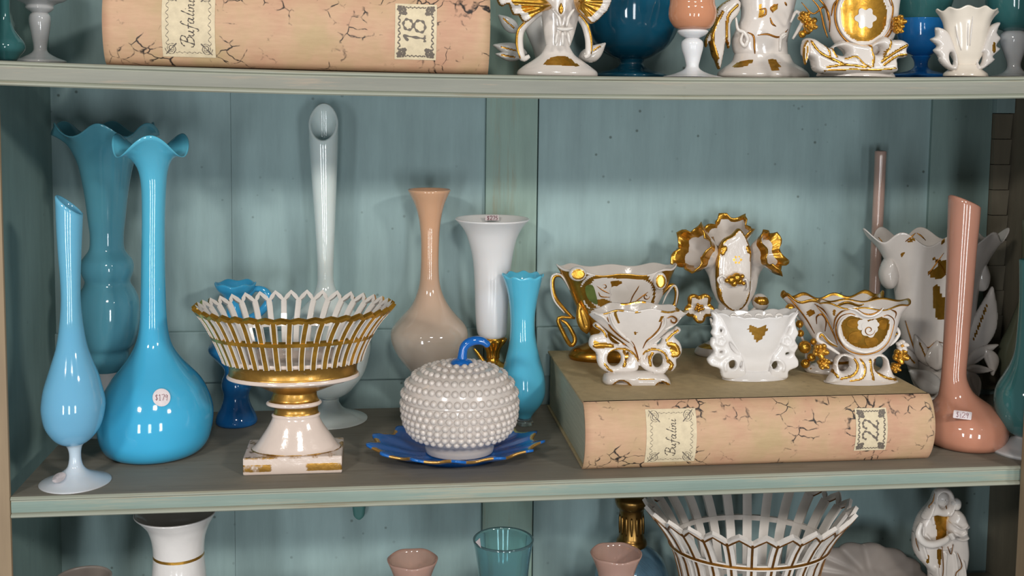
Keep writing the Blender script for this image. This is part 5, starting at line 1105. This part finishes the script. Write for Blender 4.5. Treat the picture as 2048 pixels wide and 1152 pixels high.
for k in range(14):
    a = 2*math.pi*k/14; pts = [(np.interp(zz, l.z, l.cx)+math.cos(a)*np.interp(zz, l.z, l.r), l.Y+math.sin(a)*np.interp(zz, l.z, l.r), zz) for zz in np.linspace(float(at_y(1264, 1064, l.Y)[2]), float(at_y(1264, 1028, l.Y)[2]), 5)]
    V, Fc = tube(pts, [.001, .002, .002, .001], seg=6, n=2); mesh_obj('flute', V, Fc, 'antique_brass', t)
# white lattice basket
Yk = .132
t = thing('lattice_basket', 'white openwork porcelain basket with fine gold lines, on the lower shelf', 'basket', (float(at_y(1496, 1100, Yk)[0]), Yk, ZL))
Lk = Lathe([(1230, 1390, 1602), (1190, 1376, 1616), (1150, 1366, 1626), (1110, 1357, 1636), (1075, 1342, 1652), (1040, 1320, 1674), (1012, 1297, 1697), (1000, 1284, 1708), (990, 1272, 1720)], Yk, q=.8)
zk = lambda py: float(at_y(1496, py, Yk)[2])
lattice(t, Lk, 26, zk(1232), None, zk(1026), zk(1009), 20, ['porcelain', 'gold_line', 'porcelain'], .8, line=True)
for zz, nm in ((zk(1082), 'hoop'), (zk(1185), 'hoop')):
    A = np.linspace(0, 2*math.pi, 121); r, cx = Lk.rc(zz)
    V, Fc, I = sweep([np.array([cx+(r+.0008)*math.cos(a), Yk+.8*(r+.0008)*math.sin(a), zz]) for a in A], [np.array([0, 0, 1.])]*121, [np.array([math.cos(a), math.sin(a), 0]) for a in A], .0062, .0046); hp = mesh_obj(nm, V, Fc, 'porcelain', t, smooth_=False)
    V, Fc, I = sweep([np.array([cx+(r+.0034)*math.cos(a), Yk+.8*(r+.0034)*math.sin(a), zz]) for a in A], [np.array([0, 0, 1.])]*121, [np.array([math.cos(a), math.sin(a), 0]) for a in A], .003, .0008); mesh_obj('gilt_line', V, Fc, 'gold_line', hp, smooth_=False)
Lathe([(1280, 1420, 1572), (1276, 1418, 1574), (1262, 1432, 1560), (1246, 1440, 1552), (1236, 1400, 1592), (1228, 1392, 1600)], Yk, z0=ZL+.0002, q=.8, inner=.1, n=40).build('base', 'gilt', t)
Yq = .2; RQ = 116
t = thing('shell_dish', 'grey-beige scalloped dish leaning upright between the lattice basket and the figurine', 'dish', (float(at_y(1738, 1200, Yq)[0]), Yq, ZL))
pyq = float(proj(np.array([[at_y(1738, 1200, Yq)[0], Yq, ZL]]))[0, 1])
RQ = (pyq-1098)/2; XQ = 118/RQ; cq = (1738, pyq-RQ*.985)
rel_obj('dish', t, [(cq[0]+XQ*RQ*(.93+.07*abs(math.cos(7*a)))*math.cos(a), cq[1]+RQ*(.93+.07*abs(math.cos(7*a)))*math.sin(a)) for a in np.linspace(0, 2*math.pi, 112, endpoint=False)], Yq, T=.003, R=8, step=2.6, n=2, mat='beige_shell',
    ridges=[([(cq[0]+XQ*RQ*.3*math.cos(a), cq[1]+RQ*.3*math.sin(a)), (cq[0]+XQ*RQ*.9*math.cos(a), cq[1]+RQ*.9*math.sin(a))], 5, -.0012, False) for a in (math.pi/14+i*math.pi/7 for i in range(14))], dy=lambda x, y: (cq[1]-y)/RQ*.024)
# figurine of a veiled woman with a child
z = zoom(1600, 940, 4.571); Yg = .14
t = thing('figurine', 'white porcelain figurine of a veiled woman holding a child, with gold bodice', 'figurine', (float(at_y(1882, 1150, Yg)[0]), Yg, ZL))
mg = PXM(Yg)/4.571
body = [(1240, 200), (1200, 290), (1130, 370), (1080, 450), (1045, 560), (1038, 690), (1070, 790), (1130, 860), (1180, 930), (1180, 1050), (1150, 1300), (1160, 1440), (1500, 1440), (1520, 1300), (1495, 1050), (1490, 940), (1510, 860), (1525, 740), (1512, 600), (1512, 450), (1450, 400), (1400, 380), (1385, 280), (1370, 200), (1310, 165)]
fold = lambda *p: (z(list(p)), 2.4, .0045, False)
V1 = relief(z(body), Yg, T=.011, R=9, step=1.9, patches=[z([(1180, 390), (1250, 375), (1330, 390), (1310, 460), (1290, 560), (1285, 635), (1200, 630), (1205, 540), (1190, 450)]), z([(1205, 700), (1250, 700), (1235, 840), (1220, 830)]), z([(1110, 740), (1135, 750), (1130, 820), (1115, 810)])],
    ridges=[fold((1080, 480), (1070, 620), (1110, 760)), fold((1110, 560), (1180, 640), (1270, 680), (1340, 650)), fold((1280, 720), (1270, 900), (1280, 1100), (1260, 1400)), fold((1360, 720), (1380, 850), (1370, 1100), (1380, 1400)), fold((1440, 800), (1460, 950), (1450, 1150), (1470, 1400)), fold((1200, 850), (1210, 1000), (1200, 1400)), fold((1200, 260), (1160, 360), (1170, 450)), fold((1380, 250), (1360, 340), (1340, 400)), fold((1370, 480), (1440, 500), (1500, 480)), fold((1350, 570), (1430, 600), (1490, 580))])
mesh_obj('robed_body', V1[0], V1[1], 'gilt', t, gilt=V1[2])
def head(name, cx, cy, rx, rz, Yh, hair):
    c = np.array(at_y(*z([(cx, cy)])[0], Yh)); r = rx*mg
    parts = [ball(c, r, 1, 1, rz/rx, 18, 12), ball(c+np.array([0, -r*1.0, -r*.1]), r*.17, .8, 1, 1.7), ball(c+np.array([0, -r*.92, -r*.62]), r*.2, 1.3, .6, .45)]
    for s_ in (-1, 1): parts += [ball(c+np.array([s_*r*.36, -r*.86, r*.12]), r*.14, 1.2, .7, .7), ball(c+np.array([s_*r*.98, 0, 0]), r*.2, .5, .8, 1.2)]
    V, Fc, _ = merge(*parts); o = mesh_obj(name, V, Fc, 'porcelain', t)
    if hair:
        V, Fc = ball(c+np.array([0, r*.18, r*.28]), r*1.1, 1, 1, rz/rx*.9, 18, 12); mesh_obj('hair', V, Fc, 'porcelain_grey', o)
rel_obj('veil', t, z([(1300, 160), (1370, 178), (1405, 260), (1390, 350), (1350, 410), (1300, 420), (1230, 410), (1150, 440), (1110, 430), (1170, 330), (1215, 250), (1240, 185)]), Yg-.013, T=.006, R=7, step=1.6, holes=[z(ell(1302, 275, 52, 72))], ridges=[fold((1200, 290), (1170, 370), (1140, 420)), fold((1380, 260), (1370, 340), (1340, 390))])
scrolls('fold_line', t, [z(p) for p in ([(1230, 215), (1215, 290), (1180, 345), (1330, 385)], [(1330, 310), (1350, 370), (1400, 385)], [(1070, 520), (1060, 640), (1090, 740)], [(1300, 700), (1310, 900), (1300, 1000)], [(1400, 680), (1380, 770), (1350, 700)], [(1440, 760), (1480, 880), (1430, 940), (1420, 1010)])], Yg, 1.2, 'gold_brown', off=.0165)
head('head', 1300, 262, 62, 76, Yg-.017, False); head('child_head', 1430, 318, 46, 54, Yg-.020, True)
cb = relief(z([(1400, 360), (1460, 370), (1505, 430), (1512, 520), (1480, 580), (1400, 600), (1350, 560), (1350, 470), (1375, 400)]), Yg-.016, T=.010, R=14, step=1.8, ridges=[fold((1370, 470), (1430, 500), (1490, 470)), fold((1370, 550), (1430, 570), (1480, 540))]); mesh_obj('child_body', cb[0], cb[1], 'gilt', t, gilt=cb[2])
scrolls('arm', t, [z([(1110, 480), (1080, 580), (1130, 660), (1220, 680), (1320, 650), (1370, 600)])], Yg, 8, 'porcelain', off=.02)
V, Fc, _ = merge(*[tube([at_y(*z([(1360+6*i, 596+10*i)])[0], Yg-.026), at_y(*z([(1385+5*i, 585+10*i)])[0], Yg-.029), at_y(*z([(1405+4*i, 586+10*i)])[0], Yg-.028)], [.0016, .0015, .001], seg=6, n=3) for i in range(5)]); mesh_obj('hand', V, Fc, 'porcelain', t)
Lathe([(1262, 1835, 1930), (1258, 1832, 1933), (1245, 1838, 1927), (1236, 1846, 1920), (1230, 1850, 1915)], Yg, z0=ZL+.0002, q=.7, inner=0, n=24).build('plinth', 'porcelain', t)
# painted peg on the back board under the middle shelf
p0 = at_y(718, 1000, D-.005); xk = float(p0[0]); rk = 11.5*PXM(D)
pg_out = [(706.5, 1000), (729.5, 1000), (729.5, 1026), (726, 1034), (718, 1039), (710, 1034), (706.5, 1026)]
V, Fc, G = relief(pg_out, D-.0088, T=.005, R=7, step=1.6, n=3)
o = mesh_obj('shelf_peg', V, Fc, 'peg_paint', None, loc=(xk, D-.009, float(at_y(718, 1039, D-.009)[2]))); o['label'] = 'rounded teal painted peg on the back board beneath the middle shelf'; o['category'] = 'peg'
